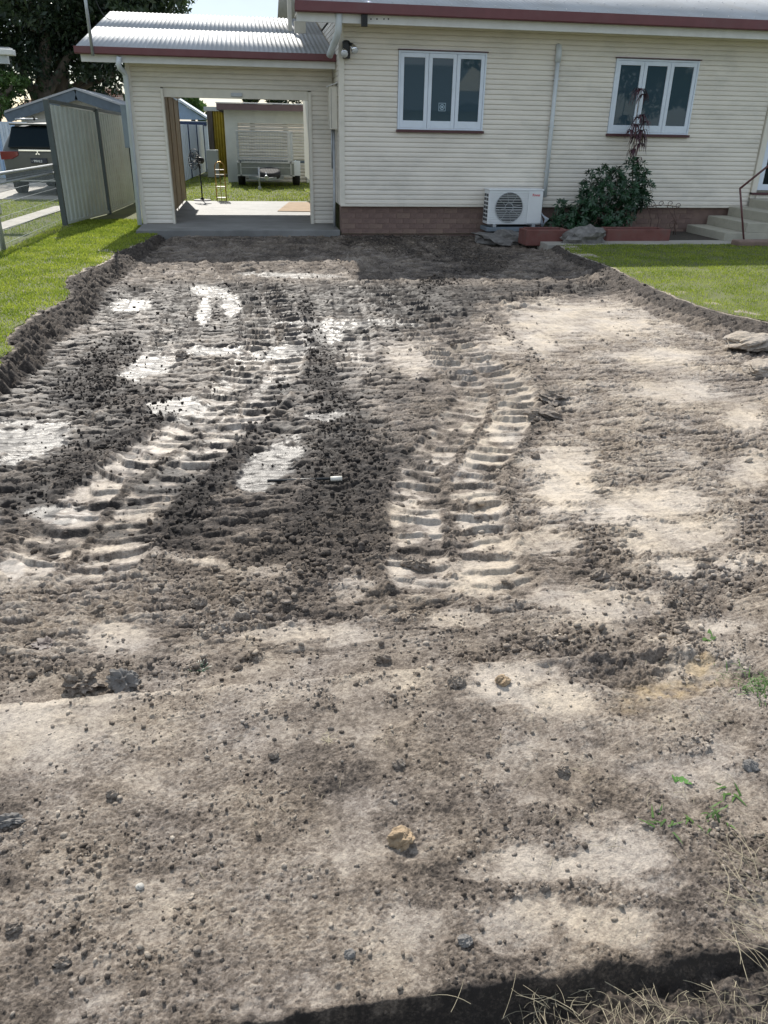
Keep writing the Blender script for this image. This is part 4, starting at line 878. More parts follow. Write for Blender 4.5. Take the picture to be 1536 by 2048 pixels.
# fence of white sheets along the back yard, blue shed, yellow sheets, tank
bf = empty('backyard_side_fence', (-2.2, 26, -.1), 'white sheet fence with dark posts behind the pedestal fan', 'fence')
pts = [G(330, 385), G(359, 369), G(383, 357), G(399, 350), G(412, 344)]
for i, p in enumerate(pts):
    t = MB(); t.box(p.x-.05, p.x+.05, p.y-.05, p.y+.05, -.1, 1.62); t.build('post', Mt['navy'], bf)
    if i < len(pts)-1:
        q = pts[i+1]; t = MB(); n = 14
        for k in range(n):
            a = p.lerp(q, (k+.1)/n); b_ = p.lerp(q, (k+.9)/n); t.bar((a.x, a.y, .75), (b_.x, b_.y, .75), .02+.02*(k % 2), 1.66)
        t.build('panel', Mt['whitefence'], bf)
bs = empty('blue_garden_shed', (-3, 36, -.1), 'pale blue corrugated gable of a garden shed above the white fence', 'shed')
YB = 37.0; a = D(345, 196, YB); b_ = D(413, 240, YB); xm = a.x; hw_ = b_.x-xm
t = MB(); t.prism([(xm-hw_, b_.z), (xm, a.z), (xm+hw_, b_.z)], 'y', YB, YB+.05); t.build('gable_wall', Mt['bluesheet'], bs)
t = MB()
for k in range(40):
    xx = xm-hw_+2*hw_*(k+.5)/40; ht = b_.z+(a.z-b_.z)*(1-abs(xx-xm)/hw_); t.box(xx-.02, xx+.02, YB-.02, YB, b_.z, ht-.03)
tag(t.build('corrugation', Mt['bluesheet'], bs), kind='stuff')
for sx in (-1, 1):
    t = MB(); t.prism([(xm, a.z+.02), (xm+sx*(hw_+.15), b_.z-.04), (xm+sx*(hw_+.15), b_.z+.04), (xm, a.z+.12)], 'y', YB-.15, YB+5); t.build('roof', Mt['whitefence'], bs)
t = MB(); t.box(xm-hw_, xm+hw_, YB-.05, YB, b_.z-.22, b_.z-.08); t.build('trim', Mt['navy'], bs)
t = MB(); t.box(xm-hw_, xm+hw_, YB, YB+5, -.2, b_.z-.05); t.build('wall', Mt['whitefence'], bs)
ys_ = empty('yellow_sheet_fence', (-1.2, 34, -.1), 'tall yellow ribbed sheets between the fence and the shed', 'screen')
a, b_ = D(424, 222, 33), D(456, 222, 33); t = MB()
for k in range(9):
    xx = a.x+(b_.x+.3-a.x)*k/9; t.prism([(xx, 33.05), (xx+.03, 33.0), (xx+.07, 33.0), (xx+.1, 33.05)], 'z', -.1, a.z); t.box(xx, xx+.13, 33.05, 33.07, -.1, a.z)
t.build('sheet', Mt['yellow'], ys_)
t = MB(); t.box(a.x-.3, b_.x+.3, 32.95, 33.1, a.z, a.z+.14); t.build('beam', Mt['render'], ys_)
t = MB(); t.box(a.x-.2, a.x, 32.9, 33.05, -.1, a.z); t.build('post', Mt['bark'], ys_)
a, b_ = D(412, 300, 30.5), D(438, 344, 30.5); t = MB(); t.box(a.x, b_.x, 30.5, 31.3, -.1, a.z); tag(t.build('low_cabinet', Mt['render'], bevel=.02), 'low cream cabinet against the backyard fence', 'cabinet')
# ================================================================ LEFT SIDE: fences, neighbour
cf = empty('sheet_steel_fence', (-3.2, 15.1, -.1), 'cream ribbed steel boundary fence with dark posts left of the garage', 'fence')
def P_(u, v): p = G(u, v); return Vector((p.x, p.y, -.11))
FP = [P_(131, 452), P_(219, 428), P_(271, 406)]
FT = [D(89, 198, FP[0].y).z, D(197, 217, FP[1].y).z, D(243, 231, FP[2].y).z]
FT[2] = max(FT[2], FT[1]-.05)
for p, z in zip(FP, FT):
    t = MB(); t.box(p.x-.04, p.x+.04, p.y-.05, p.y+.05, -.2, z); t.build('post', Mt['fencepost'], cf, bevel=.004)
for i in range(2):
    a, b_ = FP[i], FP[i+1]; za, zb1 = FT[i]-.02, FT[i+1]-.02
    d = (b_-a); n_ = Vector((-d.y, d.x, 0)).normalized()*-1; L_ = d.length; d.normalize()
    prof = []; k = 0; s = .06
    while s < L_-.06:
        for ds, off in ((0, 0), (.03, .0), (.05, .022), (.11, .022), (.13, 0)): prof.append((s+ds, off))
        s += .19
    V = []; 
    for ss_, off in prof:
        f_ = ss_/L_; base = a+d*ss_+n_*off; V.append((base.x, base.y, -.06)); V.append((base.x, base.y, za+(zb1-za)*f_-.05))
    me = bpy.data.meshes.new('fence_sheet'); me.from_pydata(V, [], [(2*j, 2*j+2, 2*j+3, 2*j+1) for j in range(len(prof)-1)]); me.materials.append(Mt['steelfence']); 
    link('fence_sheet', me, cf)
    t = MB(); t.bar((a.x, a.y, za), (b_.x, b_.y, zb1), .05, .05); t.build('top_rail', Mt['fencepost'], cf)
    t = MB(); t.bar((a.x, a.y, -.06), (b_.x, b_.y, -.06), .04, .05); t.build('bottom_rail', Mt['steelfence'], cf)
wf = empty('wire_mesh_fence', (-3.5, 12, -.1), 'low galvanised wire mesh fence at the left edge of the lawn', 'fence')
A_, B_ = P_(8, 503), FP[0]+Vector((-.06, 0, 0)); zr = D(106, 330, B_.y).z
ext = (A_-B_).normalized()
t = MB(); t.tube([(A_.x, A_.y, -.15), (A_.x, A_.y, zr+.05)], .035, 10); t.build('post', Mt['galv'], wf)
E_ = A_+ext*2.6; t = MB(); t.tube([(E_.x, E_.y, -.15), (E_.x, E_.y, zr+.05)], .035, 10); t.build('post', Mt['galv'], wf)
t = MB(); t.tube([(E_.x, E_.y, zr), (B_.x, B_.y, zr)], .022, 8); t.build('top_rail', Mt['galv'], wf)
t = MB(); t.tube([(E_.x, E_.y, zr-.12), (B_.x, B_.y, zr-.12)], .016, 8); t.build('top_rail', Mt['galv'], wf)
t = MB(); L_ = (B_-E_).length; n = int(L_/.05)
for i in range(n): p = E_.lerp(B_, (i+.5)/n); t.tube([(p.x, p.y, -.07), (p.x, p.y, zr-.02)], .0022, 3, False)
for zz in (.0, .17, .34, .51, .66, .80):
    if zz < zr: t.tube([(E_.x, E_.y, zz), (B_.x, B_.y, zz)], .0032, 3, False)
tag(t.build('mesh_wires', Mt['wire'], wf), kind='stuff')
x, y = rs.uniform(-.14, .14, 5000), rs.rand(5000); L1 = (FP[0]-E_)
px_ = E_.x+L1.x*y+x; py_ = E_.y+L1.y*y
blades('dry_grass', px_, py_, np.full(len(px_), -.1), rs.uniform(.01, .03, len(px_)), .012, Mt['straw'], 'strip of dead cut grass along the foot of the wire fence', 'dry grass')

# ---- car
def make_car(name, loc, rz, paint, label, cat, plate=True):
    root = empty(name, loc, label, cat, None, rz); LC = True
    # stations along the car, rear at y=0: y, z bottom, z belt, z roof, half width low, belt, roof
    S = [(0.00, .52, .98, 1.02, .78, .80, .70), (.05, .36, 1.00, 1.06, .84, .86, .74), (.22, .30, 1.03, 1.38, .88, .88, .68), (.42, .28, 1.04, 1.60, .89, .895, .62), (.62, .28, 1.04, 1.665, .90, .90, .62),
         (1.6, .27, 1.03, 1.69, .90, .90, .63), (2.5, .27, 1.01, 1.66, .90, .90, .62), (3.05, .27, 1.0, 1.42, .90, .895, .66), (3.45, .28, .99, 1.06, .90, .88, .76), (4.3, .32, .90, .93, .88, .84, .72), (4.6, .42, .74, .78, .78, .76, .66)]
    V = []; n = 12
    for (y, zb0, zl, zr_, w0_, w1_, w2_) in S:
        half = [(w0_*.90, zb0), (w0_, zb0+.12), (w0_*1.0, (zb0+zl)/2), (w1_, zl), (w1_*.6+w2_*.4, zl+(zr_-zl)*.4), (w2_, zr_-.03)]
        V += [(x_, y, z_) for x_, z_ in half]+[(-x_, y, z_) for x_, z_ in reversed(half)]
    Fs = [(i*n+k, i*n+(k+1) % n, (i+1)*n+(k+1) % n, (i+1)*n+k) for i in range(len(S)-1) for k in range(n)]+[tuple(reversed(range(n))), tuple((len(S)-1)*n+k for k in range(n))]
    b = MB(); b.add(V, Fs, True); o = b.build('body', paint, root, LC); sb_ = o.modifiers.new('s', 'SUBSURF'); sb_.levels = 2; sb_.render_levels = 2
    # rear window, following the slope of the tailgate
    g = MB(); g.add([(-.69, -.01, 1.07), (.69, -.01, 1.07), (.60, .24, 1.53), (-.60, .24, 1.53), (-.69, .06, 1.07), (.69, .06, 1.07), (.60, .34, 1.53), (-.60, .34, 1.53)],
                    [(0,1,2,3), (7,6,5,4), (0,4,5,1), (1,5,6,2), (2,6,7,3), (3,7,4,0)]); g.build('rear_window', Mt['carglass'], root, LC, bevel=.03)
    g = MB(); g.box(-.62, .62, .16, .50, 1.56, 1.605); g.build('spoiler', paint, root, LC, bevel=.02)
    for s in (-1, 1):
        g = MB(); g.prism([(s*.88, .985), (s*.46, .99), (s*.46, .90), (s*.62, .82), (s*.88, .80)], 'y', -.012, .20); g.build('tail_light', Mt['redlens'], root, LC, bevel=.012)
        g = MB(); g.add([(s*.885, .75, 1.06), (s*.895, 2.9, 1.04), (s*.70, 2.55, 1.56), (s*.68, .85, 1.56)], [(0,1,2,3)]); g.v = [(v[0]*1.012, v[1], v[2]) for v in g.v]; g.build('side_window', Mt['carglass'], root, LC)
        g = MB(); g.tube([(s*.60, .7, 1.69), (s*.60, 2.5, 1.71)], .02, 8); g.build('roof_rail', Mt['galv'], root, LC)
        for yy in (.92, 3.62):
            g = MB(); x_ = s*.80; g.tube([(x_-.11, yy, .34), (x_-.095, yy, .34), (x_+.095, yy, .34), (x_+.11, yy, .34)], [.29, .345, .345, .29], 24); w_ = g.build('wheel', Mt['rubber'], root, LC)
            g = MB(); g.tube([(s*.80, yy, .34), (s*.915, yy, .34)], [.20, .22], 18); g.build('rim', Mt['galv'], w_, LC)
    g = MB(); g.box(-.84, .84, -.06, .12, .30, .58); g.build('bumper', mat('dark_bumper_plastic', (.035,.04,.045), .6), root, LC, bevel=.03)
    g = MB(); g.box(-.5, .5, -.075, -.05, .33, .36); g.build('bumper_strip', Mt['galv'], root, LC)
    g = MB(); g.box(-.44, .44, -.022, .02, .995, 1.035); g.build('tailgate_strip', Mt['chrome'], root, LC, bevel=.005)
    g = MB(); g.tube([(-.15, .66, 1.68), (-.15, .62, 1.75), (-.15, .72, 1.70)], [.03, .012, .02], 8); g.build('antenna', Mt['black'], root, LC)
    # three-lozenge badge
    g = MB(); cz = .955
    for an in (90, 210, 330):
        d = Vector((math.cos(math.radians(an)), 0, math.sin(math.radians(an)))); pz = Vector((d.z, 0, -d.x)); l = .062; c0 = Vector((0, -.03, cz))
        pts = [c0, c0+d*l*.5+pz*l*.29, c0+d*l, c0+d*l*.5-pz*l*.29]; g.add([p for p in pts]+[p+Vector((0, .008, 0)) for p in pts], [(0,1,2,3), (7,6,5,4), (0,4,5,1), (1,5,6,2), (2,6,7,3), (3,7,4,0)])
    g.build('badge', Mt['chrome'], root, LC)
    if plate:
        g = MB(); g.box(-.19, .19, -.03, .0, .735, .845); pl = g.build('number_plate', Mt['plate'], root, LC, bevel=.004)
        text('plate_text', '99HLS', .075, (-.02, -.034, .755), pl, Mt['letter'], True); text('plate_text', '::', .05, (-.155, -.034, .77), pl, Mt['letter'], True)
    return root
def text(name, s, size, loc, parent, m, local=False, align='CENTER'):
    c = bpy.data.curves.new(name, 'FONT'); c.body = s; c.size = size; c.extrude = .001; c.align_x = align; c.offset = size*.012
    tmp = bpy.data.objects.new('tmp', c); COL.objects.link(tmp); bpy.context.view_layer.update()
    me = bpy.data.meshes.new_from_object(tmp); bpy.data.objects.remove(tmp); me.materials.append(m) if not me.materials else None
    me.transform(Matrix.Translation(loc) @ Matrix.Rotation(math.pi/2, 4, 'X')); me.name = name
    if len(me.materials): me.materials[0] = m
    return link(name, me, parent, local)
cb = G(30, 389); carx = D(14, 330, cb.y).x+.92
make_car('parked_car', (carx, cb.y-.6, -.085), math.radians(-3), Mt['silver'], "silver four wheel drive parked on the neighbour's driveway, rear facing the lawn", 'car')

# ---- neighbour's garage with a gable
YN = 29.5; a, rd, c = D(10, 226, YN), D(150, 179, YN), D(250, 214, YN)
ng = empty('neighbour_garage', (rd.x, YN, -.1), "neighbour's cream garage with slate gable trim above the boundary fence", 'garage')
wl, wr = D(48, 260, YN).x, c.x-.25
t = MB(); t.prism([(wl, -.2), (wr, -.2), (wr, c.z-.12), (rd.x, rd.z-.25), (wl, a.z+(rd.z-a.z)*(wl-a.x)/(rd.x-a.x)-.25)], 'y', YN+.3, YN+6); t.build('wall', Mt['rollerdoor'], ng)
for k in range(13):
    z0 = .9+k*.2; half_ok = z0 < rd.z-.5
    if not half_ok: break
    xl_ = max(wl, rd.x-(rd.z-.35-z0)*(rd.x-a.x)/(rd.z-a.z)); xr_ = min(wr, rd.x+(rd.z-.35-z0)*(c.x-rd.x)/(rd.z-c.z))
    t = MB(); t.prism([(YN+.3, z0+.19), (YN+.27, z0+.01), (YN+.3, z0)], 'x', xl_, xr_); t.build('wide_board', Mt['rollerdoor'], ng)
for p, q in ((a, rd), (rd, c)):
    t = MB(); t.bar(p-Vector((0,0,.14)), q-Vector((0,0,.14)), .05, .30, (0,0,1)); t.build('bargeboard', Mt['darkmetal'], ng)
    n1 = Vector((0, 6.4, 0)); t = MB(); o0 = Vector((0,-.06,.0)); t.add([p+o0, q+o0, q+o0+n1, p+o0+n1]+[v+Vector((0,0,.06)) for v in (p+o0, q+o0, q+o0+n1, p+o0+n1)], [(0,1,2,3),(7,6,5,4),(0,4,5,1),(1,5,6,2),(2,6,7,3),(3,7,4,0)]); t.build('roof', Mt['roof'], ng)
nf = empty('white_sheet_fence', (-9, 30, -.1), 'white sheet fence behind the silver car', 'fence')
a = D(-60, 242, 29.0); b_ = D(52, 240, 29.0); n = 10
for k in range(n):
    xx = a.x+(b_.x-a.x)*k/n; t = MB(); wd = (b_.x-a.x)/n; t.prism([(xx, 29.0), (xx+wd*.45, 29.0), (xx+wd*.5, 29.04), (xx+wd*.93, 29.04), (xx+wd*.97, 29.0), (xx+wd*.97, 29.06), (xx, 29.06)], 'z', -.1, a.z); t.build('panel', Mt['bluesheet'] if k % 3 == 1 else Mt['whitefence'], nf)
t = MB(); t.box(a.x, b_.x, 28.97, 29.0, .62, .68); t.build('rail', Mt['whitefence'], nf)
# tiled roof beyond
th = empty('tiled_roof_house', (-10, 40, 0), 'old terracotta tiled roof showing behind the big tree', 'house')
YH = 40; l, m1, r2_ = D(5, 232, YH), D(68, 165, YH), D(300, 225, YH); m2 = D(205, 158, YH)
t = MB(); t.box(l.x+.5, r2_.x-.5, YH+1, YH+8, -.2, l.z-.1); t.build('wall', Mt['render'], th)
nr = 15
for k in range(nr):
    f0, f1_ = k/nr, (k+1)/nr; z0 = l.z+(m1.z-l.z)*f0; z1 = l.z+(m1.z-l.z)*f1_; y0 = YH+4*f0; y1 = YH+4*f1_
    xa0, xa1 = l.x+(m1.x-l.x)*f0, l.x+(m1.x-l.x)*f1_; xb0, xb1 = r2_.x+(m2.x-r2_.x)*f0, r2_.x+(m2.x-r2_.x)*f1_
    t = MB(); n = 40
    for j in range(n):
        g0, g1 = j/n, (j+.86)/n
        t.add([(xa0+(xb0-xa0)*g0, y0-.06, z0+.07), (xa0+(xb0-xa0)*g1, y0-.06, z0+.07), (xa1+(xb1-xa1)*g1, y1, z1+.02), (xa1+(xb1-xa1)*g0, y1, z1+.02), (xa0+(xb0-xa0)*g0, y0-.06, z0), (xa0+(xb0-xa0)*g1, y0-.06, z0)], [(0,1,2,3), (4,5,1,0)])
    tag(t.build('roof_tile_course', Mt['tile'], th), kind='stuff')
t = MB(); t.add([tuple(l), tuple(r2_), (m2.x, YH+4, m1.z-.02), (m1.x, YH+4, m1.z-.02)], [(0,1,2,3)]); t.build('roof_underlay', Mt['interior'], th)
# eave of the next house at the left edge
ne = empty('neighbour_eave', (-6, 17, 2.5), "corner of a neighbouring roof's white gutter at the left edge", 'house')
a = D(23, 98, 16.5); t = MB(); t.box(a.x-3, a.x, 16.5, 16.75, a.z-.09, a.z); t.build('gutter', Mt['fascia'], ne, bevel=.01)
t = MB(); t.box(a.x-3, a.x-.12, 16.6, 16.72, a.z-.22, a.z-.09); t.build('fascia', Mt['galv'], ne)
t = MB(); t.box(a.x-3, a.x-.05, 16.55, 16.8, a.z+.001, a.z+.03); t.build('roof', Mt['roof'], ne)
t = MB(); t.box(a.x-3.2, a.x-.9, 16.8, 17.3, -.1, a.z-.1); t.build('wall', Mt['render'], ne)

# ================================================================ TREES
def leaves(cent, rad, n, size, m, name, parent, hang=.0, asp=.42):
    cent = np.array(cent); rad = np.array(rad); w_ = rad**2; ci = rs.choice(len(cent), n, p=w_/w_.sum())
    d = rs.normal(size=(n, 3)); d /= np.linalg.norm(d, axis=1)[:, None]; r = rad[ci]*rs.uniform(.35, 1.05, n)**.6
    c = cent[ci]+d*r[:, None]*np.array([1, 1, .8])
    a = rs.normal(size=(n, 3)); a[:, 2] -= hang; a /= np.linalg.norm(a, axis=1)[:, None]; b = np.cross(a, rs.normal(size=(n, 3))); b /= np.linalg.norm(b, axis=1)[:, None]
    s = (size*rs.uniform(.6, 1.3, n))[:, None]
    V = np.stack([c-a*s*.5, c+b*s*asp*.5, c+a*s*.5, c-b*s*asp*.5], 1).reshape(-1, 3)
    o = link(name, npmesh(name, V, np.arange(4*n).reshape(-1, 4), m), parent); return tag(o, kind='stuff')
def limb(t, a, b, r0, r1, wig=.15, n=6):
    a = Vector(a); b = Vector(b); pts = []; L_ = (b-a).length
    for i in range(n+1):
        f = i/n; pts.append(a.lerp(b, f)+Vector((random.uniform(-1, 1), random.uniform(-1, 1), random.uniform(-.5, .5)))*wig*L_*.25*math.sin(math.pi*f))
    t.tube(pts, [r0+(r1-r0)*i/n for i in range(n+1)], 8); return pts
def tree(name, label, base, trunks, blobs, n, size, m, hang=.3, sub=9):
    base = Vector(base); r = empty(name, base, label, 'tree'); t = MB()
    for (a, b, r0, r1) in trunks: limb(t, a, b, r0, r1)
    C_ = []; R__ = []
    for (c, rad) in blobs:
        c = Vector(c)
        for k in range(sub):
            d = Vector((random.gauss(0, 1), random.gauss(0, 1), random.gauss(0, 1))).normalized()*rad*random.uniform(.3, 1)
            C_.append(c+Vector((d.x, d.y, d.z*.75))); R__.append(rad*random.uniform(.22, .46))
        src = min((Vector(b) for _, b, _, _ in trunks), key=lambda q: (q-c).length); limb(t, src, c, .12, .03, .3)
    t.build('trunk', Mt['bark'], r); leaves(C_, R__, n, size, m, 'crown', r, hang); return r
YM = 36
def T(u, v, y=YM): return D(u, v, y)
tb = T(86, 300); tb.z = -.1
tree('mango_tree', 'huge dark broad-crowned tree towering behind the neighbour garage', tb,
     [((tb.x, YM, -.1), T(86, 170), .42, .34), (T(86, 170), T(95, 60), .30, .16), (T(80, 215), T(35, 120), .22, .12), (T(88, 190), T(150, 95), .22, .1), (T(120, 200, 37), T(125, 100, 37), .3, .2), (T(130, 190, 37), T(225, 150, 37), .16, .07), (T(150, 175, 37), T(240, 90, 37), .14, .06)],
     [(T(60, 60), 2.6), (T(150, 40), 2.6), (T(240, 60), 2.2), (T(310, 20), 1.8), (T(0, 90), 2.2), (T(-60, 60), 2.6), (T(110, -40), 3), (T(230, -30), 2.8), (T(330, -40), 1.7), (T(20, -40), 3), (T(190, 120), 1.6), (T(120, 120, 38), 1.8), (T(230, 135, 38), 1.4), (T(30, 140), 1.5), (T(280, 95), 1.6), (T(160, 150, 39), 1.3), (T(60, 0, 39), 3), (T(180, 0, 39), 3), (T(90, -140), 3.5), (T(240, -120), 2.5)],
     60000, .22, Mt['leaf_dark'], .8, 11)
tree('yellowing_tree', 'small tree with paler yellow-green leaves at the far left edge', T(-20, 300, 33),
     [(T(-20, 300, 33), T(5, 200, 33), .12, .07)], [(T(5, 180, 33), .9), (T(-30, 150, 33), 1.2), (T(28, 165, 33), .5), (T(-10, 215, 33), .7)], 3500, .17, Mt['leaf_mid'])
tree('leafy_backyard_tree', 'light green tree above the blue garden shed', T(385, 290, 47), [(T(385, 300, 47), T(385, 215, 47), .15, .1)],
     [(T(372, 205, 47), .8), (T(395, 215, 47), .7), (T(360, 195, 47), .8), (T(405, 232, 47), .5), (T(340, 180, 47), 1)], 3500, .22, Mt['leaf_mid'])
for i, (u, v, rr, lb) in enumerate(((505, 192, .9, 'thin dark treetop over the left part of the shed roof'), (570, 186, 1.5, 'dark treetop over the right part of the shed roof'))):
    tree('distant_tree', lb, T(u, 300, 55), [(T(u, 300, 55), T(u, v+8, 55), .2, .1)], [(T(u, v, 55), rr), (T(u+25, v-6, 55), rr*.9), (T(u+48, v-3, 55), rr*.7)], 2600, .26, Mt['leaf_dark'])

# ================================================================ GARDEN IN FRONT OF THE HOUSE
def rock(name, c, r, m, label=None, cat=None, parent=None, seed=0, sub=3, rough_=.25, flat_=1.0, group=None):
    bm = bmesh.new(); bmesh.ops.create_icosphere(bm, subdivisions=sub, radius=1)
    co = np.array([v.co for v in bm.verts]); n = fbm(co[:, 0]*1.3+seed*7, co[:, 1]*1.3+co[:, 2]*1.7, 400+seed, 4)*rough_*1.5+fbm(co[:, 0]*3.3+seed, co[:, 2]*3.3+co[:, 1]*3, 430+seed, 4)*rough_*.9
    for v, k in zip(bm.verts, n):
        v.co *= 1+k
        if v.co.z < -.45*flat_: v.co.z = -.45*flat_
    R3 = Matrix.Rotation(seed*1.3, 3, 'Z')
    for v in bm.verts: q = R3 @ v.co; v.co = Vector((q.x*r[0], q.y*r[1], q.z*r[2]))
    me = bpy.data.meshes.new(name); bm.to_mesh(me); bm.free(); me.materials.append(m)
    for a in ('tone', 'wet', 'sand'): attr(me, a, np.full(len(me.vertices), .5 if a == 'tone' else 0.))
    
    o = bpy.data.objects.new(name, me); COL.objects.link(o); o.location = Vector(c)
    if parent: o.parent = parent; o.location = Vector(c)-parent.location
    return tag(o, label, cat, group)
# air conditioner
ya = 13.62; a, b_ = D(979, 379, ya), D(1084, 449, ya); x0, x1, z0, z1 = a.x, b_.x-.03, b_.z, a.z
ac = empty('air_conditioner', ((x0+x1)/2, ya, z0-.06), 'white outdoor air conditioner unit on a stone pad against the house wall', 'air conditioner')
t = MB(); t.box(x0, x1, ya, ya+.30, z0, z1); t.build('case', Mt['acwhite'], ac, bevel=.015)
t = MB(); t.box(x0-.01, x1+.01, ya-.012, ya+.31, z1-.02, z1+.012); t.build('top_cover', Mt['acwhite'], ac, bevel=.01)
wA = x1-x0; cxA = x0+wA*.38; czA = (z0+z1)/2-.005; RA = (z1-z0)*.43
t = MB(); t.tube([(cxA, ya-.002, czA), (cxA, ya-.008, czA)], RA, 40); t.build('fan_opening', Mt['acdark'], ac)
t = MB()
for k in range(11):
    zz = czA+RA*(-.9+1.8*k/10); hw = math.sqrt(max(0, RA*RA-(zz-czA)**2)); t.box(cxA-hw, cxA+hw, ya-.020, ya-.010, zz-.003, zz+.003)
for rr in (RA, RA*.3): t.tube([(cxA+rr*math.cos(2*math.pi*k/36), ya-.015, czA+rr*math.sin(2*math.pi*k/36)) for k in range(37)], .006, 5)
for k in range(8): an = math.pi*k/4+.2; t.bar((cxA+RA*.3*math.cos(an), ya-.015, czA+RA*.3*math.sin(an)), (cxA+RA*math.cos(an), ya-.015, czA+RA*math.sin(an)), .005)
t.build('fan_guard', Mt['galv'], ac)
t = MB()
for k in range(13): zz = z0+.05+(z1-z0-.1)*k/12; t.box(x0+.03, x0+wA*.72, ya-.010, ya-.001, zz-.003, zz+.003)
t.build('grille_bars', Mt['acwhite'], ac)
t = MB(); t.box(x0+wA*.725, x1-.005, ya-.014, ya-.001, z0+.02, z1-.03); t.build('front_panel', Mt['acwhite'], ac, bevel=.006)
t = MB()
for r in range(7):
    for c in range(2): zz = z0+.05+(z1-z0-.1)*r/7; yy = ya+.03+.13*c; t.box(x0-.004, x0-.001, yy, yy+.10, zz, zz+(z1-z0-.1)/7*.65)
t.build('side_vent', Mt['acdark'], ac)
for xx in (x0+.1, x1-.16): t = MB(); t.box(xx, xx+.06, ya-.02, ya+.32, z0-.04, z0); t.build('foot', Mt['galv'], ac)
text('brand_lettering', 'Rinnai', .055, (x0+wA*.865, ya-.0155, z1-.10), ac, Mt['redletter'])
t = MB(); t.box(x0-.02, x1+.05, ya-.06, ya+.36, z0-.11, z0-.045); tag(t.build('concrete_pad', mat('blue_grey_pad', (.16,.19,.22), .8), bevel=.01), 'low grey slab directly under the air conditioner', 'slab')
t = MB(); p = D(1087, 400, 13.7); t.box(p.x-.02, p.x+.05, 13.86, 13.98, p.z-.28, p.z+.0); tag(t.build('pipe_cover', Mt['black'], bevel=.006), 'short black pipe cover low on the wall beside the air conditioner', 'pipe cover')
t = MB()
for k in range(3): t.tube([(p.x+.02, 13.86, p.z-.2-.02*k), (p.x+.10+.03*k, 13.78, p.z-.32), (p.x+.05, 13.74, p.z-.46+.03*k), (x1, ya+.15, z0+.12+.05*k)], .013, 6)
tag(t.build('refrigerant_pipes', Mt['pipe_white']), 'white curling pipes joining the air conditioner to the wall', 'pipes')
pad = (D(1020, 462, 13.3)); rock('pad_stone', (pad.x-.05, 13.45, -.14), (.46, .36, .14), Mt['stone'], 'pebbly grey stone mound under the air conditioner slab', 'stone', seed=3, rough_=.35)
def Zb(u, v): p = G(u, v, .0); return Vector((p.x, p.y, p.z))
def trough(px0, px1, py, label, depth=.42, h=.19):
    a, b_ = Zb(px0, py), Zb(px1, py); y0 = a.y; r = empty('planter_edging', (a.x, y0, -.1), label, 'garden edging')
    t = MB(); x0, x1 = a.x, b_.x
    t.box(x0, x1, y0, y0+.06, -.15, -.09+h); t.build('front', Mt['planter'], r, bevel=.015)
    t = MB(); t.box(x0, x0+.06, y0+.061, y0+depth, -.15, -.09+h*.95); t.box(x1-.06, x1, y0+.061, y0+depth, -.15, -.09+h*.95); t.build('end', Mt['planter'], r, bevel=.012)
    t = MB(); t.box(x0+.061, x1-.061, y0+depth-.06, y0+depth, -.15, -.09+h); t.build('back', Mt['planter'], r, bevel=.012)
    t = MB(); t.box(x0+.05, x1-.05, y0+.05, y0+depth-.05, -.15, -.09+h*.55); t.build('soil', Mt['litter'], r)
trough(1052, 1140, 485, 'dark red concrete garden edging next to the air conditioner')
trough(1212, 1340, 484, 'long dark red garden edging between the boulder and the wire stand')
p = Zb(1172, 488); rock('boulder', (p.x, p.y+.12, -.02), (.36, .24, .19), Mt['stone'], 'flat grey boulder between the two dark red garden edgings', 'boulder', seed=5, rough_=.3)
p = Zb(1500, 494); t = MB(); t.box(p.x-.2, p.x+2.2, p.y, p.y+.25, -.15, .0); tag(t.build('rough_stone_kerb', Mt['brick2'], bevel=.02), 'rough low kerb at the foot of the steps at the right edge', 'kerb')
p = Zb(1512, 484); t = MB(); t.prism([(p.x-.12, .0), (p.x+1.2, .0), (p.x+1.2, .2), (p.x-.0, .17)], 'y', p.y+.15, p.y+.45); tag(t.build('planter_box', Mt['planter'], bevel=.01), 'dark red planter box behind the rough kerb by the steps', 'planter')
# shrub
sb2 = empty('leafy_shrub', D(1215, 470, 13.3), 'dense dark green shrub under the right window', 'shrub')
def whorls(blobs, n, ll, m, name, parent, up=.5):
    V = []; Fc = []; w_ = np.array([b[1]**2 for b in blobs]); w_ = w_/w_.sum()
    for _ in range(n):
        c, rad = blobs[rs.choice(len(blobs), p=w_)]; d = Vector(rs.normal(size=3)).normalized(); p = Vector(c)+Vector((d.x, d.y*.8, d.z))*rad*rs.uniform(.45, 1.05)**.7
        ax = (d+Vector((0, -.2, up))).normalized()
        for k in range(7):
            an = 2*math.pi*k/7+rs.uniform(-.3, .3); s1 = ax.orthogonal().normalized(); s2 = ax.cross(s1); o = (s1*math.cos(an)+s2*math.sin(an))
            dr = (o+ax*rs.uniform(.1, .9)).normalized(); sd_ = dr.cross(ax).normalized(); L_ = ll*rs.uniform(.7, 1.2); i = len(V)
            V += [p, p+dr*L_*.5+sd_*L_*.16, p+dr*L_+Vector((0, 0, -L_*.15)), p+dr*L_*.5-sd_*L_*.16]; Fc.append((i, i+1, i+2, i+3))
    me = npmesh(name, np.array(V), np.array(Fc), m); return tag(link(name, me, parent), kind='stuff')
B = lambda u, v, r, y=13.45: (D(u, v, y), r)
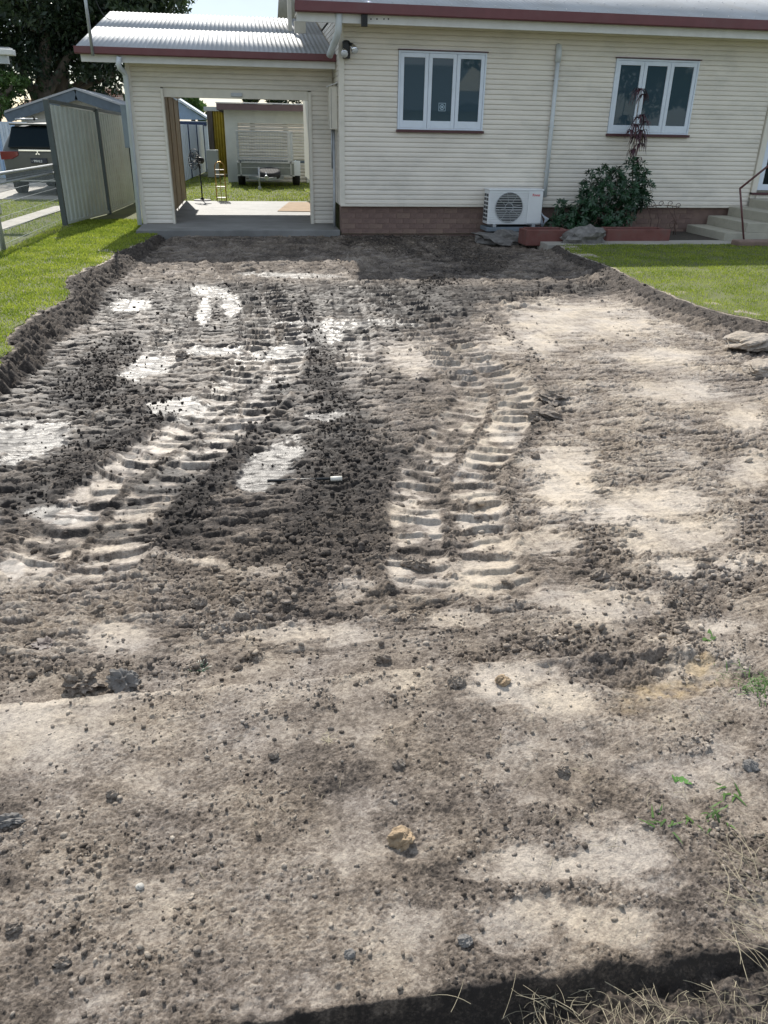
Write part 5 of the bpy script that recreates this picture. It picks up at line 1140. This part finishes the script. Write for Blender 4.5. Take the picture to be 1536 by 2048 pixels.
whorls([B(1135, 440, .24), B(1165, 425, .26), B(1150, 455, .2, 13.3), B(1190, 400, .26), B(1215, 375, .22), B(1235, 350, .14), B(1250, 380, .24), B(1280, 345, .16, 13.5), B(1290, 370, .14), B(1200, 440, .3), B(1240, 425, .26), B(1270, 400, .2), B(1292, 395, .1), B(1205, 338, .08), B(1178, 352, .08), B(1120, 410, .1), B(1170, 375, .1), B(1110, 450, .14), B(1225, 455, .22, 13.3), B(1262, 330, .1)], 820, .095, Mt['leaf_shrub'], 'foliage', sb2)
t = MB()
for u, v in ((1190, 380), (1235, 350), (1280, 345), (1150, 420), (1265, 395), (1130, 430), (1215, 370)): limb(t, (sb2.location.x, 13.4, -.1), D(u, v, 13.45), .018, .006, .3)
t.build('stems', Mt['bark'], sb2)
pp = empty('tall_strap_leaf_plant', D(1262, 462, 13.6), 'tall spindly plant with purple strap leaves rising past the right window', 'plant')
stem = [D(1258, 458, 13.60), D(1264, 400, 13.62), D(1266, 330, 13.62), D(1268, 290, 13.66), D(1272, 240, 13.7), D(1277, 205, 13.72), D(1281, 180, 13.72)]
t = MB(); t.tube(stem, [.016, .014, .012, .01, .008, .007, .005], 7); t.tube([stem[2], D(1282, 280, 13.64), D(1290, 245, 13.66)], [.01, .008, .005], 6); t.tube([stem[2], D(1258, 300, 13.6), D(1262, 262, 13.62)], [.008, .006, .004], 6); t.tube([D(1250, 455, 13.5), D(1246, 420, 13.5), D(1266, 395, 13.55)], .012, 6); t.build('stem', mat('pale_stem', (.22,.17,.13), .8), pp)
V = []; Fc = []
for (u, v, r, n) in ((1281, 180, .20, 20), (1278, 290, .17, 16), (1272, 250, .15, 16), (1284, 232, .16, 14), (1270, 320, .16, 14), (1280, 270, .19, 18), (1288, 190, .15, 9), (1275, 236, .14, 12), (1290, 245, .15, 12), (1284, 262, .17, 18), (1262, 262, .15, 16), (1272, 275, .17, 14), (1268, 300, .15, 12), (1276, 316, .12, 8), (1268, 415, .2, 16), (1258, 400, .16, 12)):
    c = D(u, v, 13.66)
    for k in range(n):
        an = rs.uniform(0, 6.28); el = rs.uniform(.2, 1.2); d = Vector((math.cos(an), math.sin(an), 0)); L_ = r*rs.uniform(.8, 1.3); sd_ = Vector((-d.y, d.x, 0))*.021; pr = None
        for j in range(7):
            f = j/6; p = c+d*L_*f*(1-.25*f)+Vector((0, 0, math.sin(el)*L_*f-L_*1.25*f*f)); w_ = 1-.85*f; i = len(V); V += [p-sd_*w_, p+sd_*w_]
            if j: Fc.append((i-2, i-1, i+1, i))
tag(link('strap_leaves', npmesh('strap_leaves', np.array(V), np.array(Fc), Mt['leaf_purple']), pp), kind='stuff')
ws = empty('wire_plant_stand', D(1325, 474, 13.3), 'rusty curly wire stand leaning by the brick base right of the shrub', 'wire stand'); t = MB()
rw = mat('rusty_wire', (.09,.05,.04), .7)
for u0, u1 in ((1294, 1303), (1312, 1316), (1345, 1352), (1334, 1357)):
    t.tube([D(u0, 412, 13.45), D((u0+u1)/2+4, 440, 13.42), D(u1-6, 470, 13.4)], .006, 6)
t.build('leg', rw, ws); t = MB()
for (cu, cv, r) in ((1294, 412, .05), (1306, 410, .045), (1356, 412, .05), (1340, 408, .05), (1345, 450, .08), (1322, 408, .05)):
    c = D(cu, cv, 13.44); t.tube([c+Vector((math.cos(a_)*r*(1-a_/12), 0, math.sin(a_)*r*(1-a_/12))) for a_ in np.linspace(0, 7, 18)], .005, 5)
t.tube([D(1290, 414, 13.44), D(1325, 410, 13.44), D(1360, 414, 13.44)], .006, 6); t.tube([D(1300, 420, 13.44), D(1350, 418, 13.44)], .005, 6); t.build('scrolls', rw, ws)

# ================================================================ SMALL THINGS ON THE GROUND
cs = [  # px, py, size (px radius), label
 (803, 1682, 24, 'tan lump of rock on the concrete below the middle', 'tan'), (548, 1512, 10, 'small dark clod alone on the concrete left of centre', 'soil'), (797, 1530, 13, 'dark clod on the concrete straight above the tan rock', 'soil'),
 (1125, 1543, 13, 'dark clod with a twig standing on the dirt right of the slab', 'soil'), (560, 657, 9, 'pointed clod beside the far tyre track on the left', 'soil'), (614, 664, 8, 'rounded clod just right of the pointed one on the far left track', 'soil'),
 (362, 713, 11, 'dark round clod near the wet patch at left', 'soil'), (1070, 916, 10, 'single dark clod on the pale scraped clay', 'soil'), (840, 1135, 20, 'big dark clod wedged in the central tyre track', 'soil'), (818, 1130, 17, 'dark clod just left of the biggest one in the central track', 'soil'),
 (1198, 1155, 18, 'dark chunky clod on pale clay right of the central track', 'soil'), (400, 1210, 17, 'clod on the rubble heap left of centre', 'soil'), (475, 1203, 14, 'round clod on the right end of the left rubble heap', 'soil'), (1385, 1290, 20, 'big clod on the lip of the sandy hollow at right', 'soil'),
 (1360, 1260, 16, 'clod in the heap above the sandy hollow', 'soil'), (1005, 1365, 14, 'flat reddish chip lying near the slab corner', 'tan'), (912, 1368, 18, 'broken brown clod at the corner of the concrete', 'soil'), (766, 1320, 16, 'brown clod touching the back edge of the concrete', 'soil'),
 (1088, 1775, 10, 'small clod on the cracked pale patch of concrete', 'soil'), (930, 1885, 13, 'grey stone chip near the front edge of the concrete', 'stone'), (700, 1910, 10, 'small grey pebble near the bottom edge', 'stone'), (1500, 1535, 14, 'pale stone in the dirt at the right edge', 'stone'),
 (280, 1775, 8, 'round white pebble on the concrete at lower left', 'white'), (125, 1925, 14, 'two-lobed clod on the concrete at the bottom left', 'soil'), (30, 1855, 14, 'dark clod by the left edge near the bottom', 'soil'), (225, 1590, 11, 'flat dark chip on the concrete at left', 'soil')]
for i, (u, v, r, lb, kd) in enumerate(cs):
    p = Gh(u, v); dist = math.sqrt(p.x**2+p.y**2+CAMH**2); s = r*dist/F*.95
    m = {'soil': Mt['soil'], 'tan': mat('tan_rock', (.30,.22,.14), .9, var=.4, scale=40, bump=.8), 'stone': Mt['stone'], 'white': mat('pale_pebble', (.42,.40,.36), .8)}[kd]
    rock('soil_clod' if kd == 'soil' else 'pebble' if kd != 'tan' else 'rock_lump', (p.x, p.y, p.z+s*.3), (s, s*.85, s*.75), m, lb, 'clod' if kd == 'soil' else 'stone', seed=i+1, sub=4, rough_=.24 if kd != 'white' else .1)
for i, (u, v, r, lb) in enumerate(((1502, 690, 46, 'large pale lump of clay at the right edge below the lawn'), (1532, 742, 40, 'pale clay lump at the right edge, the lower of two'))):
    p = Gh(u, v); s = r*math.sqrt(p.x**2+p.y**2+CAMH**2)/F
    o = rock('clay_lump', (p.x, p.y, p.z+s*.1), (s, s*.8, s*.35), Mt['soil'], lb, 'clay lump', seed=40+i, sub=4, rough_=.2)
    attr_ = o.data.attributes['tone'].data; attr_.foreach_set('value', np.full(len(o.data.vertices), .72, np.float32)); o['group'] = 'pale clay lumps at the right edge'
def flat_chip(u, v, w, h, m, name, lb, cat, tilt=.3, th=.008):
    p = Gh(u, v); d = math.sqrt(p.x**2+p.y**2+CAMH**2)/F
    o = rock(name, p+Vector((0, 0, th*.8)), (w*d, h*d*.7, max(th*1.6, w*d*.3)), m, lb, cat, seed=int(u) % 97, sub=4, rough_=.5); o.rotation_euler = (tilt*.6, .1, 0); return o
flat_chip(92, 1294, 22, 26, mat('slate_brown', (.10,.075,.065), .6), 'broken_tile', 'dark broken piece of tile lying in the mud at left', 'tile')
flat_chip(15, 1645, 26, 16, Mt['stone'], 'flat_stone', 'flat grey stone fragment at the left edge of the concrete', 'stone', .1)
flat_chip(250, 1372, 26, 30, Mt['stone'], 'flat_stone', 'grey broken slab piece against the back edge of the concrete', 'stone', .4, .02)
flat_chip(165, 1372, 30, 34, Mt['soil'], 'mud_flake', 'curled mud flake behind the concrete at left', 'mud flake', .3, .02)
flat_chip(1105, 795, 26, 40, Mt['soil'], 'mud_flake', 'jagged mud flake on the ridge right of the central track', 'mud flake', .5, .02)
flat_chip(1085, 832, 30, 30, Mt['soil'], 'mud_flake', 'tilted mud flake just below the jagged one by the central track', 'mud flake', .3, .02)
a, b_ = Gh(535, 966), Gh(684, 963); t = MB(); t.tube([a+Vector((0,0,.012)), b_+Vector((0,0,.018))], .008, 8); rd_ = tag(t.build('metal_rod', Mt['black']), 'thin black rod lying across the rubble in the middle', 'rod')
t = MB(); t.tube([b_+Vector((-.06,0,.018)), b_+Vector((.0,0,.018))], .014, 8); t.build('rod_tip', Mt['trim'], rd_)
# weeds
def tuft(u, v, n, L0, m, name, lb, cat, wd=.004, spread=.03, flat_=.6):
    p = Gh(u, v); V = []; Fc = []
    for k in range(n):
        an = rs.uniform(0, 6.28); d = Vector((math.cos(an), math.sin(an), 0)); L_ = L0*rs.uniform(.5, 1.2); c = p+Vector((rs.normal()*spread*.5, rs.normal()*spread*.5, 0)); sd_ = Vector((-d.y, d.x, 0))*wd*.5; ri = rs.uniform(.3, 1.1)*(1.3-flat_)
        for j in range(5):
            f = j/4; q = c+d*L_*f*flat_+Vector((0, 0, L_*ri*f*(1-.55*f))); w_ = (1-f)**.6+.05; i = len(V); V += [q-sd_*w_, q+sd_*w_]
            if j: Fc.append((i-2, i-1, i+1, i))
    return tag(link(name, npmesh(name, np.array(V), np.array(Fc), m)), lb, cat, kind='stuff' if n > 20 else None)
tuft(1432, 1640, 16, .06, Mt['weed'], 'grass_seedling', 'green grass seedling, the fullest of those in the dirt at lower right', 'weed', .006)
tuft(1325, 1642, 9, .05, Mt['weed'], 'grass_seedling', 'flattened green seedling left of the fullest one', 'weed', .006, .03, .95)
tuft(1460, 1582, 7, .05, Mt['weed'], 'grass_seedling', 'pale green blades highest of the seedlings at lower right', 'weed', .007, .02, .95)
tuft(1385, 1642, 6, .035, Mt['weed'], 'grass_seedling', 'tiny green sprout between two larger seedlings', 'weed', .006, .02, .9)
tuft(1365, 1562, 3, .035, mat('round_green_leaf', (.06,.16,.02), .4), 'green_leaf', 'rounded bright green leaf on the dirt above the seedlings', 'leaf', .022, .01, .95)
tuft(1525, 1378, 120, .07, Mt['weed'], 'grass_tuft', 'green grass tuft at the right edge beside the sandy hollow', 'grass tuft', .0035, .09, .6)
tuft(395, 1340, 40, .045, Mt['leaf_shrub'], 'grass_tuft', 'dark uprooted grass tuft behind the concrete edge', 'grass tuft', .004, .03, .6)
tuft(1422, 1278, 5, .04, Mt['weed'], 'leaf_scrap', 'limp pale green weed on the rubble at right', 'weed', .02, .03, .95)
tuft(655, 1478, 26, .03, Mt['straw'], 'dry_rootlets', 'small dried root tuft on the middle of the concrete', 'dry roots', .0015, .02, .9)
# straw
def straw(n, box, lo, hi, label, z_up=.03, bias=None):
    V = []; Fc = []
    for k in range(n):
        u = box[0]+(box[1]-box[0])*rs.rand(); v = box[2]+(box[3]-box[2])*rs.rand(); p = Gh(u, v); an = rs.uniform(0, 6.28) if bias is None else rs.normal(bias, .6)
        L_ = rs.uniform(lo, hi); d = Vector((math.cos(an), math.sin(an), 0)); s = Vector((-d.y, d.x, 0)); bend = rs.normal()*.35; w_ = rs.uniform(.0004, .0009); h0, h1 = rs.uniform(.003, z_up), rs.uniform(.003, z_up)
        i0 = len(V)
        for j in range(6):
            f = j/5; q = p+d*L_*(f-.5)+s*L_*bend*(f-.5)**2+Vector((0, 0, h0+(h1-h0)*f+.3*z_up*math.sin(math.pi*f))); r = w_*(1-.5*f)
            V += [q+s*r, q+Vector((0, 0, r*1.6)), q-s*r]
            if j:
                a = i0+3*j
                Fc += [(a-3, a-2, a+1, a), (a-2, a-1, a+2, a+1)]
    return tag(link('dry_straw', npmesh('dry_straw', np.array(V), np.array(Fc), Mt['straw'])), label, 'straw', kind='stuff')
straw(70, (1440, 1620, 1660, 1940), .04, .17, 'long dry grass stalks over the dirt at the right edge', .035, 2.2)
straw(300, (1040, 1560, 1985, 2130), .012, .075, 'tangle of dry stalks on the dark soil below the concrete edge', .008)
straw(26, (900, 1560, 1975, 2120), .05, .12, 'a few longer dry stalks lying over the tangle below the concrete edge', .02)
straw(40, (250, 1450, 1420, 1900), .01, .035, 'scattered bits of dry straw on the concrete', .003)
straw(60, (1050, 1500, 1240, 1700), .015, .06, 'thin dry rootlets in the dirt at right', .01)
# ---- across the road, seen only as reflections in the windows
oh = empty('house_across_road', (13, -22, 0), 'pale house with a hipped grey roof on the other side of the road', 'house')
t = MB(); t.box(3, 21, -30, -22, -.2, 2.7); t.build('wall', Mt['render'], oh)
t = MB(); t.add([(2.4,-21.4,2.6),(21.6,-21.4,2.6),(21.6,-30.6,2.6),(2.4,-30.6,2.6),(8.5,-26,5.2),(13,-26,5.2)], [(0,1,5,4),(1,2,5),(2,3,4,5),(3,0,4),(0,3,2,1)]); t.build('roof', Mt['darkmetal'], oh)
t = MB(); t.prism([(11.6, 3.6), (14.8, 3.6), (12.6, 4.8)], 'y', -20.5, -20.3); t.build('gable', Mt['render'], oh)
make_car('parked_car', (17.5, -5, -.05), math.radians(80), Mt['whitecar'], 'white car parked on the road behind the camera', 'car', False)

tree('street_tree', 'dense dark tree across the road behind the camera', (24, -27, 0), [((24, -27, -.1), (24, -27, 4), .4, .25)],
     [((24, -27, 5.5), 3.5), ((21, -28, 5), 3), ((27, -26, 5), 3), ((18, -33, 6), 3.2), ((30, -27, 5), 3.2)], 9000, .5, Mt['leaf_dark'])
for o in bpy.data.objects:
    if o.parent is None and o.get('label'):
        b_ = o.name.split('.')[0]
        g = {'soil_clod': 'clods and stones scattered on the driveway', 'pebble': 'clods and stones scattered on the driveway', 'rock_lump': 'clods and stones scattered on the driveway', 'flat_stone': 'clods and stones scattered on the driveway',
             'grass_seedling': 'green seedlings in the dirt at lower right', 'mud_flake': 'mud flakes torn up beside the tracks', 'planter_edging': 'dark red garden edgings', 'distant_tree': 'treetops behind the backyard shed', 'parked_car': 'parked cars'}.get(b_)
        if g: o['group'] = g
